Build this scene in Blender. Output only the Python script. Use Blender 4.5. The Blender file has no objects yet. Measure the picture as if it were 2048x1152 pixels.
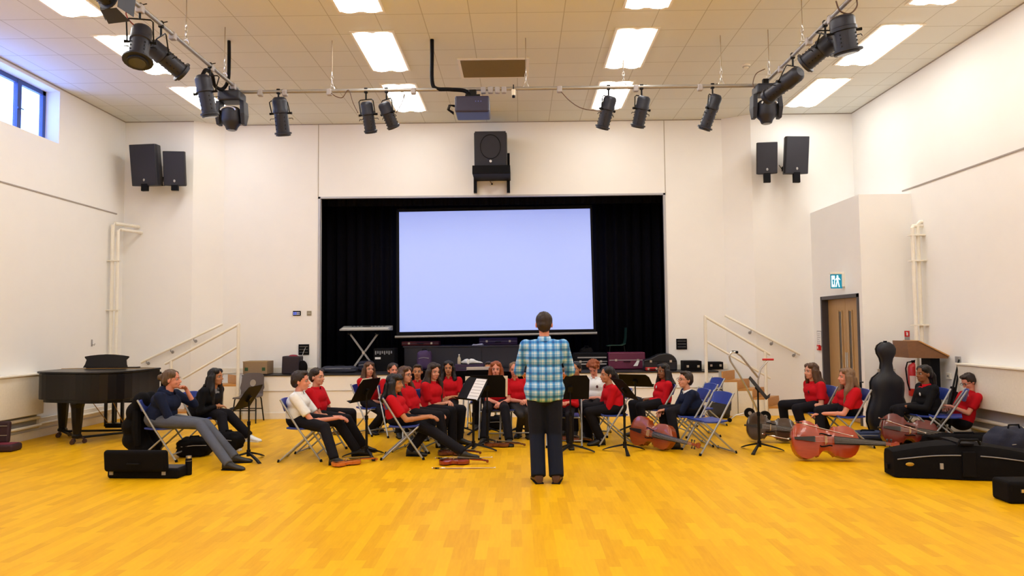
import bpy, math, random
from mathutils import Vector, Matrix, Euler, noise
random.seed(7)
C = bpy.context.scene.collection
sc = bpy.context.scene
PI = math.pi
V = Vector
# ------------------------------------------------------------------ camera
FPX, PITCH, YAW, ROLL, HC = 1450.0, .0527, .0103, -.0094, 1.65
_F = V((-math.sin(YAW)*math.cos(PITCH), math.cos(YAW)*math.cos(PITCH), math.sin(PITCH)))
_R0 = V((math.cos(YAW), math.sin(YAW), 0)); _U0 = _R0.cross(_F)
_R = math.cos(ROLL)*_R0 + math.sin(ROLL)*_U0
_U = -math.sin(ROLL)*_R0 + math.cos(ROLL)*_U0
cam_data = bpy.data.cameras.new('camera'); cam = bpy.data.objects.new('camera', cam_data); C.objects.link(cam)
cam.matrix_world = Matrix(((_R.x, _U.x, -_F.x, 0), (_R.y, _U.y, -_F.y, 0), (_R.z, _U.z, -_F.z, HC), (0, 0, 0, 1)))
cam_data.sensor_width = 36; cam_data.lens = 36*FPX/2048; cam_data.clip_end = 200
sc.camera = cam
# measuring helpers: a photo point at a known depth, wall plane or height -> a place in the hall (metres)
def ray(x, y): return _F*FPX + _R*(x-1024) - _U*(y-576)
def atY(x, y, Y): d = ray(x, y); return d*(Y/d.y) + V((0, 0, HC))
def atX(x, y, X): d = ray(x, y); return d*(X/d.x) + V((0, 0, HC))
def atZ(x, y, z=0.0): d = ray(x, y); return d*((z-HC)/d.z) + V((0, 0, HC))
# ------------------------------------------------------------------ sky, view
w = bpy.data.worlds.new('sky'); sc.world = w; w.use_nodes = True
bg = w.node_tree.nodes['Background']; bg.inputs[0].default_value = (.21, .36, 1.0, 1); bg.inputs[1].default_value = 9.5
sc.view_settings.view_transform = 'Standard'; sc.view_settings.look = 'None'
sc.view_settings.exposure = 0.0; sc.view_settings.gamma = 1; sc.view_settings.use_curve_mapping = False
sc.cycles.use_denoising = True; sc.cycles.max_bounces = 7; sc.cycles.diffuse_bounces = 5
sc.cycles.sample_clamp_indirect = 8; sc.cycles.caustics_reflective = False; sc.cycles.caustics_refractive = False
LAMP = 14.8
# ------------------------------------------------------------------ materials
MATS = {}
def mat(name, col, rough=.5, metal=0, var=.06, scale=30, bump=0, spec=.5, emit=None, es=0, coat=0, stretch=None, alpha=None):
    if name in MATS: return MATS[name]
    m = bpy.data.materials.new(name); m.use_nodes = True; nt = m.node_tree; b = nt.nodes['Principled BSDF']
    tc = nt.nodes.new('ShaderNodeTexCoord'); nz = nt.nodes.new('ShaderNodeTexNoise'); nz.inputs['Scale'].default_value = scale
    nz.inputs['Detail'].default_value = 3
    if stretch:
        mp = nt.nodes.new('ShaderNodeMapping'); mp.inputs['Scale'].default_value = stretch
        nt.links.new(tc.outputs['Object'], mp.inputs[0]); nt.links.new(mp.outputs[0], nz.inputs['Vector'])
    else: nt.links.new(tc.outputs['Object'], nz.inputs['Vector'])
    mx = nt.nodes.new('ShaderNodeMix'); mx.data_type = 'RGBA'
    mx.inputs[6].default_value = (*[c*(1-var) for c in col], 1); mx.inputs[7].default_value = (*[min(1, c*(1+var)) for c in col], 1)
    nt.links.new(nz.outputs[0], mx.inputs[0]); nt.links.new(mx.outputs[2], b.inputs['Base Color'])
    b.inputs['Roughness'].default_value = rough; b.inputs['Metallic'].default_value = metal
    b.inputs['Specular IOR Level'].default_value = spec; b.inputs['Coat Weight'].default_value = coat
    if emit: b.inputs['Emission Color'].default_value = (*emit, 1); b.inputs['Emission Strength'].default_value = es
    if bump:
        bp = nt.nodes.new('ShaderNodeBump'); bp.inputs['Strength'].default_value = bump; bp.inputs['Distance'].default_value = .01
        nt.links.new(nz.outputs[0], bp.inputs['Height']); nt.links.new(bp.outputs[0], b.inputs['Normal'])
    MATS[name] = m; return m
def srgb(r, g, b):
    f = lambda c: (c/255/12.92 if c <= 10 else ((c/255+.055)/1.055)**2.4)
    return (f(r), f(g), f(b))
def floor_mat():
    m = bpy.data.materials.new('strip_wood_floor'); m.use_nodes = True; nt = m.node_tree; b = nt.nodes['Principled BSDF']; L = nt.links.new
    tc = nt.nodes.new('ShaderNodeTexCoord'); mp = nt.nodes.new('ShaderNodeMapping'); mp.inputs['Rotation'].default_value = (0, 0, PI/2)
    L(tc.outputs['Object'], mp.inputs[0])
    br = nt.nodes.new('ShaderNodeTexBrick'); br.offset = .37; br.offset_frequency = 2; br.squash = 1
    br.inputs['Scale'].default_value = 1; br.inputs['Brick Width'].default_value = .46; br.inputs['Row Height'].default_value = .085
    br.inputs['Mortar Size'].default_value = .0; br.inputs['Color1'].default_value = (0, 0, 0, 1); br.inputs['Color2'].default_value = (1, 1, 1, 1)
    br.inputs['Mortar'].default_value = (.4, .4, .4, 1); L(mp.outputs[0], br.inputs['Vector'])
    nz = nt.nodes.new('ShaderNodeTexNoise'); nz.inputs['Scale'].default_value = 5; nz.inputs['Detail'].default_value = 4
    mp2 = nt.nodes.new('ShaderNodeMapping'); mp2.inputs['Scale'].default_value = (9, .9, 1); L(tc.outputs['Object'], mp2.inputs[0]); L(mp2.outputs[0], nz.inputs[0])
    ad = nt.nodes.new('ShaderNodeMath'); ad.operation = 'MULTIPLY_ADD'; ad.inputs[1].default_value = .5; L(nz.outputs[0], ad.inputs[0])
    sp = nt.nodes.new('ShaderNodeSeparateColor'); L(br.outputs['Color'], sp.inputs[0])
    m2 = nt.nodes.new('ShaderNodeMath'); m2.operation = 'MULTIPLY'; m2.inputs[1].default_value = .55; L(sp.outputs[0], m2.inputs[0]); L(m2.outputs[0], ad.inputs[2])
    cr = nt.nodes.new('ShaderNodeValToRGB'); L(ad.outputs[0], cr.inputs[0])
    cr.color_ramp.elements[0].position = .1; cr.color_ramp.elements[0].color = (.62, .30, .002, 1)
    cr.color_ramp.elements[1].position = .95; cr.color_ramp.elements[1].color = (.84, .47, .006, 1)
    L(cr.outputs[0], b.inputs['Base Color']); b.inputs['Roughness'].default_value = .42; b.inputs['Specular IOR Level'].default_value = .10
    return m
def tile_mat(name, col, sx, sy, line, lw):
    m = bpy.data.materials.new(name); m.use_nodes = True; nt = m.node_tree; b = nt.nodes['Principled BSDF']; L = nt.links.new
    tc = nt.nodes.new('ShaderNodeTexCoord'); br = nt.nodes.new('ShaderNodeTexBrick'); br.offset = 0
    br.inputs['Scale'].default_value = 1; br.inputs['Brick Width'].default_value = sx; br.inputs['Row Height'].default_value = sy
    br.inputs['Mortar Size'].default_value = lw; br.inputs['Mortar Smooth'].default_value = .1
    br.inputs['Color1'].default_value = (*col, 1); br.inputs['Color2'].default_value = (*[c*.97 for c in col], 1); br.inputs['Mortar'].default_value = (*line, 1)
    L(tc.outputs['Object'], br.inputs['Vector']); L(br.outputs['Color'], b.inputs['Base Color']); b.inputs['Roughness'].default_value = .9
    b.inputs['Specular IOR Level'].default_value = .1
    return m
M_WALL = mat('wall_paint', (.85, .84, .82), .8, scale=3, var=.02, spec=.2)
M_WHITE = mat('white_gloss_paint', (.82, .78, .68), .4)
M_GREY = mat('grey_paint', (.33, .32, .32), .5)
M_FLOOR = floor_mat()
M_CEIL = tile_mat('ceiling_tiles', (.77, .79, .76), .6, .6, (.52, .52, .47), .006)
M_BLACK = mat('black_plastic', (.004, .004, .006), .6, spec=.12)
M_BLKMET = mat('black_metal', (.004, .004, .005), .45, spec=.2)
M_DRAPE = mat('black_drape', (.004, .004, .008), .9, bump=.4, stretch=(14, 14, .4), spec=.1)
M_STAGEF = mat('dark_stage_floor', (.012, .011, .014), .5)
M_STEEL = mat('brushed_steel', (.55, .54, .53), .3, metal=.9)
M_TUBE = mat('grey_tube', (.33, .34, .35), .35, metal=.5)
M_BLUE = mat('blue_plastic', (.018, .045, .30), .4)
M_WOOD = mat('varnished_wood', (.55, .27, .075), .4, stretch=(3, 3, 18), scale=6, var=.2)
M_DOOR = mat('oak_veneer', (.42, .25, .10), .45, stretch=(6, 6, .6), scale=10, var=.15)
M_PIPE = mat('galvanised_pipe', (.36, .35, .34), .35, metal=.5)
M_CASE = mat('case_fabric', (.0055, .005, .006), .85, spec=.1, bump=.3, scale=200)
M_LACQ = mat('piano_lacquer', (.0035, .003, .0045), .28, spec=.3)
M_NAVY = mat('navy_cloth', (.007, .010, .03), .85, bump=.2, scale=60)
M_PAPER = mat('paper', (.80, .80, .80), .7)
M_RED = mat('red_paint', (.55, .01, .012), .35)
M_GLASSY = mat('dark_glass', (.02, .022, .03), .1)
M_CARD = mat('cardboard', (.30, .20, .11), .8)
# ------------------------------------------------------------------ mesh builder
class MB:
    def __init__(s): s.v = []; s.f = []
    def add(s, vs, fs, M=None):
        o = len(s.v); s.v += [(M @ V(p)) if M else V(p) for p in vs]; s.f += [tuple(i+o for i in f) for f in fs]; return s
    def box(s, c, d, rot=None, bev=0):
        x, y, z = [a/2 for a in d]; M = Matrix.Translation(V(c))
        if rot is not None: M = M @ (rot.to_4x4() if isinstance(rot, Matrix) else Euler(rot).to_matrix().to_4x4())
        if bev:
            b = min(bev, x*.9, y*.9, z*.9); r = []; A = [0, PI/6, PI/3, PI/2]
            for zs, aa in ((-1, A[::-1]), (1, A)):
                for t in aa:
                    k = b*(1-math.cos(t)); zz = zs*(z-b+b*math.sin(t)); X, Y = x-b, y-b; q = b-k; ring = []
                    for cx, cy, a0 in ((X, Y, 0), (-X, Y, PI/2), (-X, -Y, PI), (X, -Y, 1.5*PI)):
                        for u in A: ring.append((cx+q*math.cos(a0+u), cy+q*math.sin(a0+u), zz))
                    r.append(ring)
            return s.loft(r, M)
        vs = [(a, b_, c_) for a in (-x, x) for b_ in (-y, y) for c_ in (-z, z)]
        return s.add(vs, [(0, 1, 3, 2), (4, 6, 7, 5), (0, 4, 5, 1), (2, 3, 7, 6), (0, 2, 6, 4), (1, 5, 7, 3)], M)
    def b2(s, a, b, bev=0):   # box between two corners
        a, b = V(a), V(b); return s.box((a+b)/2, [abs(q) for q in (b-a)], bev=bev)
    def loft(s, rings, M=None, cap=True, closed=True):
        n = len(rings[0]); vs = [p for r in rings for p in r]; fs = []
        for i in range(len(rings)-1):
            for j in range(n if closed else n-1):
                k = (j+1) % n; fs.append((i*n+j, i*n+k, (i+1)*n+k, (i+1)*n+j))
        if cap: fs.append(tuple(range(n))[::-1]); fs.append(tuple((len(rings)-1)*n+j for j in range(n)))
        return s.add(vs, fs, M)
    def cyl(s, a, b, r0, r1=None, n=12):
        a, b = V(a), V(b); r1 = r0 if r1 is None else r1; d = (b-a).normalized()
        q = d.to_track_quat('Z', 'Y').to_matrix(); R = []
        for p, r in ((a, r0), (b, r1)): R.append([p + q @ V((math.cos(2*PI*i/n)*r, math.sin(2*PI*i/n)*r, 0)) for i in range(n)])
        return s.loft(R)
    def tube(s, pts, r, n=8):
        pts = [V(p) for p in pts]; R = []; rr = r if isinstance(r, (list, tuple)) else [r]*len(pts); up = None
        for i, p in enumerate(pts):
            d = (pts[min(i+1, len(pts)-1)] - pts[max(i-1, 0)]).normalized()
            if up is None: up = d.orthogonal().normalized()
            up = (up - d*up.dot(d)).normalized(); sd = d.cross(up)
            R.append([p + (up*math.cos(2*PI*k/n) + sd*math.sin(2*PI*k/n))*rr[i] for k in range(n)])
        return s.loft(R)
    def ell(s, c, r, n=14, m=9, rot=None):
        r = (r, r, r) if not hasattr(r, '__len__') else r; c = V(c); R = rot if rot is not None else Matrix.Identity(3)
        vs = [c + R @ V((0, 0, -r[2]))]; fs = []
        for i in range(1, m):
            t = -PI/2 + PI*i/m
            for j in range(n):
                p = 2*PI*j/n; vs.append(c + R @ V((r[0]*math.cos(t)*math.cos(p), r[1]*math.cos(t)*math.sin(p), r[2]*math.sin(t))))
        vs.append(c + R @ V((0, 0, r[2]))); L = len(vs)-1
        for j in range(n):
            k = (j+1) % n; fs.append((0, 1+k, 1+j)); fs.append((L, 1+(m-2)*n+j, 1+(m-2)*n+k))
            for i in range(m-2): fs.append((1+i*n+j, 1+i*n+k, 1+(i+1)*n+k, 1+(i+1)*n+j))
        return s.add(vs, fs)
    def cap(s, a, b, r0, r1=None, n=12):      # tapered capsule
        r1 = r0 if r1 is None else r1; s.cyl(a, b, r0, r1, n); s.ell(a, r0, n, 8); s.ell(b, r1, n, 8); return s
    def prism(s, poly, h, M=None):            # polygon in local xy, thickness h along z
        return s.loft([[(x, y, 0) for x, y in poly], [(x, y, h) for x, y in poly]], M)
    def build(s, name, m, parent=None, smooth=False, world=False, bevel=0, auto=None):
        me = bpy.data.meshes.new(name); vs = s.v
        if world and parent is not None:
            inv = MW(parent).inverted(); vs = [inv @ p for p in vs]
        me.from_pydata([tuple(p) for p in vs], [], s.f)
        bm_ = __import__('bmesh'); b = bm_.new(); b.from_mesh(me); bm_.ops.recalc_face_normals(b, faces=b.faces); b.to_mesh(me); b.free()
        me.materials.append(m); o = bpy.data.objects.new(name, me); C.objects.link(o)
        if parent is not None: o.parent = parent
        if smooth:
            for p in me.polygons: p.use_smooth = True
            if smooth != 'all':
                try: me.set_sharp_from_angle(angle=math.radians(40))
                except Exception: pass
        if bevel:
            bv = o.modifiers.new('bevel', 'BEVEL'); bv.width = bevel; bv.segments = 2; bv.limit_method = 'ANGLE'
        return o
def MW(o):
    m = o.matrix_basis.copy()
    while o.parent: o = o.parent; m = o.matrix_basis @ m
    return m
def tag(o, label, cat, group=None, kind=None):
    if label: o['label'] = label
    if cat: o['category'] = cat
    if group: o['group'] = group
    if kind: o['kind'] = kind
    return o
def thing(name, label, cat, loc=(0, 0, 0), rotz=0, group=None, M=None):
    o = bpy.data.objects.new(name, None); C.objects.link(o); o.empty_display_size = .1
    if M is not None: o.matrix_basis = M
    else: o.location = loc; o.rotation_euler = (0, 0, rotz)
    return tag(o, label, cat, group)
def struct(name, mb, m, smooth=False): o = mb.build(name, m, smooth=smooth); o['kind'] = 'structure'; return o
def dup(root, label=None, loc=None, rotz=None, M=None):
    r = root.copy(); C.objects.link(r)
    if M is not None: r.matrix_basis = M
    else:
        if loc is not None: r.location = loc
        if rotz is not None: r.rotation_euler = (0, 0, rotz)
    if label: r['label'] = label
    for ch in [o for o in KIDS.get(root.name, [])]:
        c = ch.copy(); C.objects.link(c); c.parent = r
        KIDS.setdefault(r.name, []).append(c)
        for g in KIDS.get(ch.name, []):
            d = g.copy(); C.objects.link(d); d.parent = c
            KIDS.setdefault(c.name, []).append(d)
    return r
KIDS = {}
def note_kids():
    KIDS.clear()
    for o in C.objects:
        if o.parent: KIDS.setdefault(o.parent.name, []).append(o)
# ================================================================== THE HALL
YW, YF, YS, XL, XR, ZC, YB = 13.9, 13.3, 13.6, -7.5, 6.32, 5.62, -2.5
SZ = .80
OX0, OX1, OZ = atY(636, 500, YW).x, atY(1333, 500, YW).x, atY(984, 390, YW).z
struct('floor', MB().b2((XL-.3, YB-.3, -.1), (XR+.3, YW+6, 0)), M_FLOOR)
struct('ceiling', MB().b2((XL-.5, YB-.3, ZC), (XR+.3, YW+6, ZC+.1)), M_CEIL)
# front wall with the stage opening, stepping out at both ends
xa, xb = atY(388, 240, YS).x, atY(450, 247, YW).x
xc, xd = atY(1442, 237, YW).x, atY(1500, 225, YS).x
mb = MB()
mb.b2((xb, YW, 0), (OX0, YW+.25, ZC)).b2((OX1, YW, 0), (xc, YW+.25, ZC)).b2((OX0, YW, OZ), (OX1, YW+.25, ZC))
mb.prism([(XL-.3, YS), (xa, YS), (xb, YW), (xb, YW+.25), (XL-.3, YW+.25)], ZC)
mb.prism([(XR+.3, YS), (XR+.3, YW+.25), (xc, YW+.25), (xc, YW), (xd, YS)], ZC)
struct('wall_front', mb, M_WALL)
# seams above both corners of the opening and the thin metal lining
mb = MB()
for x in (OX0, OX1): mb.b2((x-.008, YW-.004, OZ), (x+.008, YW, ZC))
struct('trim_1', mb, mat('seam_shadow_gap', (.45, .41, .35), .8))
mb = MB().b2((OX0, YW-.01, SZ), (OX0+.045, YW+.05, OZ)).b2((OX1-.045, YW-.01, SZ), (OX1, YW+.05, OZ)).b2((OX0, YW-.01, OZ-.035), (OX1, YW+.05, OZ))
struct('trim_2', mb, mat('lining_metal', (.42, .42, .45), .4, metal=.3))
# side walls
p1 = atX(120, 184, XL); p2 = atX(112, 285, XL)
WT, WB = p1.z, p2.z
wins = [(p1.y-2.5, p1.y), (p1.y-6.2, p1.y-3.6), (p1.y-9.9, p1.y-7.3)]
mb = MB().b2((XL-.3, YB, 0), (XL, YS, WB)).b2((XL-.3, YB, WT), (XL, YS, ZC))
ys = [YB] + [q for a, b in sorted(wins) for q in (a, b)] + [YS]
for i in range(0, len(ys), 2): mb.b2((XL-.3, ys[i], WB), (XL, ys[i+1], WT))
struct('wall_left', mb, M_WALL)
struct('wall_right', MB().b2((XR, YB, 0), (XR+.3, YS, ZC)), M_WALL)
struct('wall_back', MB().b2((XL-.3, YB-.3, 0), (XR+.3, YB, ZC)), M_WALL)
# windows high in the left wall
MWIN = mat('blue_window_frame', (.035, .07, .22), .4)
glass = bpy.data.materials.new('window_glass'); glass.use_nodes = True; gb = glass.node_tree.nodes['Principled BSDF']
gb.inputs['Roughness'].default_value = .05; gt = glass.node_tree.nodes.new('ShaderNodeBsdfTransparent'); gm = glass.node_tree.nodes.new('ShaderNodeMixShader'); gm.inputs[0].default_value = .06
glass.node_tree.links.new(gt.outputs[0], gm.inputs[1]); glass.node_tree.links.new(gb.outputs[0], gm.inputs[2]); glass.node_tree.links.new(gm.outputs[0], glass.node_tree.nodes['Material Output'].inputs[0])
for i, (a, b) in enumerate(wins):
    e = thing('window_%d' % (i+1), None, None, (XL-.26, (a+b)/2, (WT+WB)/2)); e['kind'] = 'structure'
    hw, hh = (b-a)/2, (WT-WB)/2; mb = MB()
    for s in (-1, 1):
        mb.b2((-.03, s*hw, -hh), (.03, s*(hw-.07), hh)); mb.b2((-.03, -hw, s*hh), (.03, hw, s*(hh-.07)))
    for q in (-.25, .25, 0): mb.b2((-.035, q*2*hw-.045, -hh), (.035, q*2*hw+.045, hh))
    mb.build('window_frame', MWIN, e)
    MB().b2((.035, hw*.5-.06, -.05), (.06, hw*.5-.01, -.02)).b2((.055, hw*.5-.05, -.04), (.065, hw*.5+.06, -.025)).build('window_handle', MWIN, e)
    for k in range(4): MB().b2((-.004, -hw+.05+k*hw/2, -hh+.06), (.004, -hw+(k+1)*hw/2-.03, hh-.06)).build('pane', glass, e)
# picture rails
zr = 3.8
struct('trim_3', MB().b2((XL, YB, zr), (XL+.012, YS-.25, zr+.02)), mat('rail_grey', (.35, .31, .28), .6))
struct('trim_4', MB().b2((XR-.012, YB, zr), (XR, 11.9, zr+.02)), MATS['rail_grey'])
struct('trim_5', MB().b2((XL, YB, ZC-.015), (XL+.01, YS, ZC)).b2((XR-.01, YB, ZC-.015), (XR, YS, ZC)).b2((xb, YW-.01, ZC-.015), (xc, YW, ZC)).b2((XL, YS-.01, ZC-.015), (xa, YS, ZC)).b2((xd, YS-.01, ZC-.015), (XR, YS, ZC)), MATS['rail_grey'])
# door box on the right
BX, BY, BZ = 5.48, 11.65, 3.72
dy0, dy1, dz = 11.76, 13.22, 2.13
mb = MB().b2((BX, BY, dz), (XR, YS, BZ)).b2((BX, BY, 0), (XR, dy0, dz)).b2((BX, dy1, 0), (XR, YS, dz)).b2((BX+.34, dy0, 0), (XR, dy1, dz))
struct('wall_door_box', mb, M_WALL)
e = thing('door_1', None, None, (BX, (dy0+dy1)/2, 0)); e['kind'] = 'structure'
hw = (dy1-dy0)/2; MFR = mat('charcoal_frame', (.05, .045, .055), .5)
MB().b2((-.02, -hw, 0), (.30, -hw+.05, dz)).b2((-.02, hw-.05, 0), (.30, hw, dz)).b2((-.02, -hw, dz-.06), (.30, hw, dz)).build('door_frame', MFR, e)
for s in (-1, 1):
    y0, y1 = (0.004, hw-.05) if s > 0 else (-hw+.05, -.004)
    l = MB().b2((.10, y0, .01), (.14, y1, dz-.06)).build('door_leaf', M_DOOR, e)
    c = .19 if s > 0 else -.19
    MB().b2((.092, c-.05, .55), (.105, c+.05, dz-.28)).build('vision_panel', mat('vision_glass', (.05, .03, .018), .15), l)
    MB().b2((.085, c-.075, .53), (.098, c-.05, dz-.26)).b2((.085, c+.05, .53), (.098, c+.075, dz-.26)).build('beading', mat('beading_wood', (.50, .33, .16), .4), l)
    MB().b2((.094, s*.03-.02, .85), (.10, s*.03+.02, 1.15)).build('push_plate', M_STEEL, l)
# skirtings and the boxed trunking with pipes along both side walls
struct('baseboard_front', MB().b2((xb, YW-.02, SZ), (OX0, YW, SZ+.10)).b2((OX1, YW-.02, SZ), (xc, YW, SZ+.10)).b2((xd, YS-.02, 0), (BX, YS, .1)).b2((XL, YS-.02, 0), (xa, YS, .1)), M_WHITE)
struct('baseboard_left', MB().b2((XL, YB, 0), (XL+.03, YS, .12)), M_WHITE)
struct('baseboard_right', MB().b2((XR-.03, YB, 0), (XR, BY, .12)).b2((BX-.02, BY-.02, 0), (XR, BY, .12)), M_WHITE)
def rad(name, x, sgn, y0, y1, lab, zt, zb):
    e = thing(name, lab, 'radiator', (x+sgn*.002, (y0+y1)/2, 0)); L = (y1-y0)/2
    MB().b2((0, -L, zb), (sgn*.16, L, zt), bev=.01).build('cover_panel', M_WHITE, e)
    MB().b2((0, -L, zt), (sgn*.19, L, zt+.025), bev=.005).build('top_ledge', M_WHITE, e)
    MB().b2((0, -L, .16), (sgn*.05, L, zb)).build('recess_back', M_GREY, e)
    for z in (.20, .32): MB().cyl((sgn*.09, -L, z), (sgn*.09, L, z), .025).build('heating_pipe', M_WHITE, e, smooth=True)
pr = atX(1915, 724, XR-.15)
rad('radiator', XR, -1, 3, pr.y, 'long white boxed radiator under the right wall behind the seated boy', 1.05, .49)
pl = atX(88, 745, XL+.15)
rad('radiator', XL, 1, 3, pl.y, 'long white boxed radiator low on the left wall beside the piano', .98, .38)
mb = MB().b2((XL+.03, pl.y, .16), (XL+.09, YS-.3, .30)).cyl((XL+.12, pl.y, .22), (XL+.12, YS-.3, .22), .02)
struct('trim_6', mb, M_WHITE)
# ------------------------------------------------------------------ stage: apron, recess, curtains
ax0, ax1 = atY(484, 800, YF).x, atY(1438, 800, YF).x
struct('stage_apron', MB().b2((ax0, YF, 0), (ax1, YW, SZ-.02)), M_WALL)
struct('stage_floor', MB().b2((ax0, YF-.02, SZ-.02), (ax1, YW, SZ)).b2((OX0-.1, YW, SZ-.1), (OX1+.1, YW+5.2, SZ)), M_STAGEF)
struct('trim_7', MB().b2((ax0, YF-.012, .50), (ax1, YF, .512)), mat('seam_grey', (.5, .45, .4), .7))
struct('baseboard_stage', MB().b2((ax0, YF-.02, 0), (ax1, YF, .11)), M_WHITE)
struct('stage_recess_walls', MB().b2((OX0-1, YW+5, 0), (OX1+1, YW+5.2, ZC)).b2((OX0-1.1, YW+.25, 0), (OX0-1, YW+5, ZC)).b2((OX1+1, YW+.25, 0), (OX1+1.1, YW+5, ZC)), mat('stage_black', (.006, .006, .009), .9, spec=.1))
def drape(x0, x1, y, z0, z1, lab, amp=.05, per=.22):
    n = int(abs(x1-x0)/per*8); pts = [(x0+(x1-x0)*i/n, y+amp*math.sin(i/8*2*PI)+.02*math.sin(i*1.7)) for i in range(n+1)]
    mb = MB(); mb.loft([[(a, b, z0) for a, b in pts], [(a, b, z1) for a, b in pts]], cap=False, closed=False)
    o = mb.build('stage_curtain', M_DRAPE, smooth='all'); tag(o, lab, 'curtain'); s = o.modifiers.new('t', 'SOLIDIFY'); s.thickness = .006; return o
sx0, sx1 = atY(797, 420, YW+.5).x, atY(1185, 420, YW+.5).x
drape(OX0-.5, sx0+.05, YW+1.2, SZ+.01, OZ+.6, 'black pleated curtain hanging left of the projection screen')
drape(sx1-.05, OX1+.5, YW+1.2, SZ+.01, OZ+.6, 'black pleated curtain hanging right of the projection screen')
drape(sx0-.2, sx1+.2, YW+2.2, SZ+.01, OZ+.6, 'black backdrop curtain behind the projection screen')
drape(OX0-.5, OX1+.5, YW+.42, OZ-.12, OZ+.9, 'black pelmet curtain across the top of the stage opening', .02)
# screen hung inside the opening
e = thing('projection_screen', 'large blank lavender projection screen with black borders above the stage', 'projection screen', (0, YW+.6, 0))
def SC(x, y, dy=0): q = atY(x, y, YW+.6+dy); return (q.x, dy, q.z)
def quadbox(mb, P, th):
    a = [V(p) for p in P]; mb.loft([[tuple(p) for p in a], [tuple(p+V((0, th, 0))) for p in a]]); return mb
MSCR = mat('painted_glow_screen', (.36, .42, .50), .8, emit=(.22, .31, .80), es=.9, var=.01)  # projector's lavender light is put into the base colour and an added glow
quadbox(MB(), [SC(798, 424), SC(1180, 417), SC(1187, 658), SC(799, 664)], .01).build('screen_surface', MSCR, e)
mb = MB()
quadbox(mb, [SC(793, 420, -.01), SC(798, 424, -.01), SC(799, 664, -.01), SC(793, 672, -.01)], .03)
quadbox(mb, [SC(1180, 417, -.01), SC(1184, 412, -.01), SC(1192, 666, -.01), SC(1187, 658, -.01)], .03)
quadbox(mb, [SC(793, 672, -.01), SC(799, 664, -.01), SC(1187, 658, -.01), SC(1192, 666, -.01)], .03)
quadbox(mb, [SC(793, 418, -.01), SC(1184, 410, -.01), SC(1180, 417, -.01), SC(798, 424, -.01)], .03)
mb.build('screen_border', M_BLACK, e)
a, b = SC(790, 674), SC(1194, 666); MB().cyl(a, b, .025).build('bottom_bar', M_GREY, e, smooth=True)
a, b = SC(790, 408), SC(1188, 402); MB().cyl(a, b, .05).build('roller_housing', M_BLACK, e, smooth=True)
# ------------------------------------------------------------------ stairs
def stairs(name, x0, sgn, lab):
    e = thing(name, lab, 'stairs', (x0, 13.2, 0)); sk = .33
    for k in range(4):
        zt = SZ-.16*(k+1); a = k*.27; b = (k+1)*.27 + (.28 if k == 3 else 0)
        P = [(sgn*a, 0), (sgn*b, 0), (sgn*(b+sk), .395), (sgn*(a+sk), .395)]
        MB().prism(P, .035, Matrix.Translation((0, 0, zt-.035))).build('tread', M_WOOD, e)
        MB().prism([(sgn*a, 0), (sgn*(b-.02), 0), (sgn*(b+sk-.02), .39), (sgn*(a+sk), .39)], zt-.036).build('stringer_block', M_WHITE, e)
    for k in range(5):
        zt = SZ-.16*k-.036*(k > 0); b = k*.27 + (.28 if k == 4 else 0)
        MB().prism([(sgn*(b-.018), .012), (sgn*(b+.004), .012), (sgn*(b+sk+.004), .395), (sgn*(b+sk-.018), .395)], .16 if k == 0 else .124, Matrix.Translation((0, 0, zt-(.16 if k == 0 else .124)-.0))).build('riser', M_WOOD, e)
stairs('staircase', ax1+.05, 1, 'short white and wooden staircase up to the right end of the stage')
stairs('staircase', ax0-.05, -1, 'short white and wooden staircase up to the left end of the stage')
def bal(lab, Y, top, bot, ltop, lbot, pts):
    A, B = atY(*top, Y), atY(*bot, Y); e = thing('stair_railing', lab, 'railing', (B.x, Y, 0)); 
    MB().tube([A, B], .024).build('handrail', M_WHITE, e, smooth=True, world=True)
    MB().tube([atY(*ltop, Y), atY(*lbot, Y)], .02).build('lower_rail', M_WHITE, e, smooth=True, world=True)
    for x, zb in pts:
        t = (x-top[0])/(bot[0]-top[0]); q = atY(x, top[1]+(bot[1]-top[1])*t, Y)
        MB().cyl((q.x, Y, zb), (q.x, Y, q.z), .03).build('post', M_WHITE, e, smooth=True, world=True)
bal('white tubular railing on the open side of the left stage stairs', 13.16, (480, 647), (330, 728), (476, 693), (366, 757), [(477, 0), (342, 0)])
bal('white tubular railing on the open side of the right stage stairs', 13.16, (1408, 632), (1540, 709), (1412, 682), (1541, 757), [(1410, 0), (1530, 0)])
def wallrail(lab, a, m, b):
    A, B = atY(*m, YS-.08), atY(*b, YS-.08); A0 = atY(*a, YW-.2); e = thing('wall_handrail', lab, 'handrail', (A.x, YS, 0))
    MB().tube([A0, A, B], .022).build('handrail', M_WHITE, e, smooth=True, world=True)
    for t in (.02, .45, .9):
        q = A.lerp(B, t); MB().tube([q, q+V((0, 0, -.06)), q+V((0, .085, -.07))], .009).cyl(q+V((0, .075, -.07)), q+V((0, .085, -.07)), .03).build('bracket', M_GREY, e, smooth=True, world=True)
wallrail('white handrail fixed to the wall above the left stairs', (445, 648), (390, 674), (282, 725))
wallrail('white handrail fixed to the wall above the right stairs', (1450, 631), (1500, 657), (1600, 709))
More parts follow.
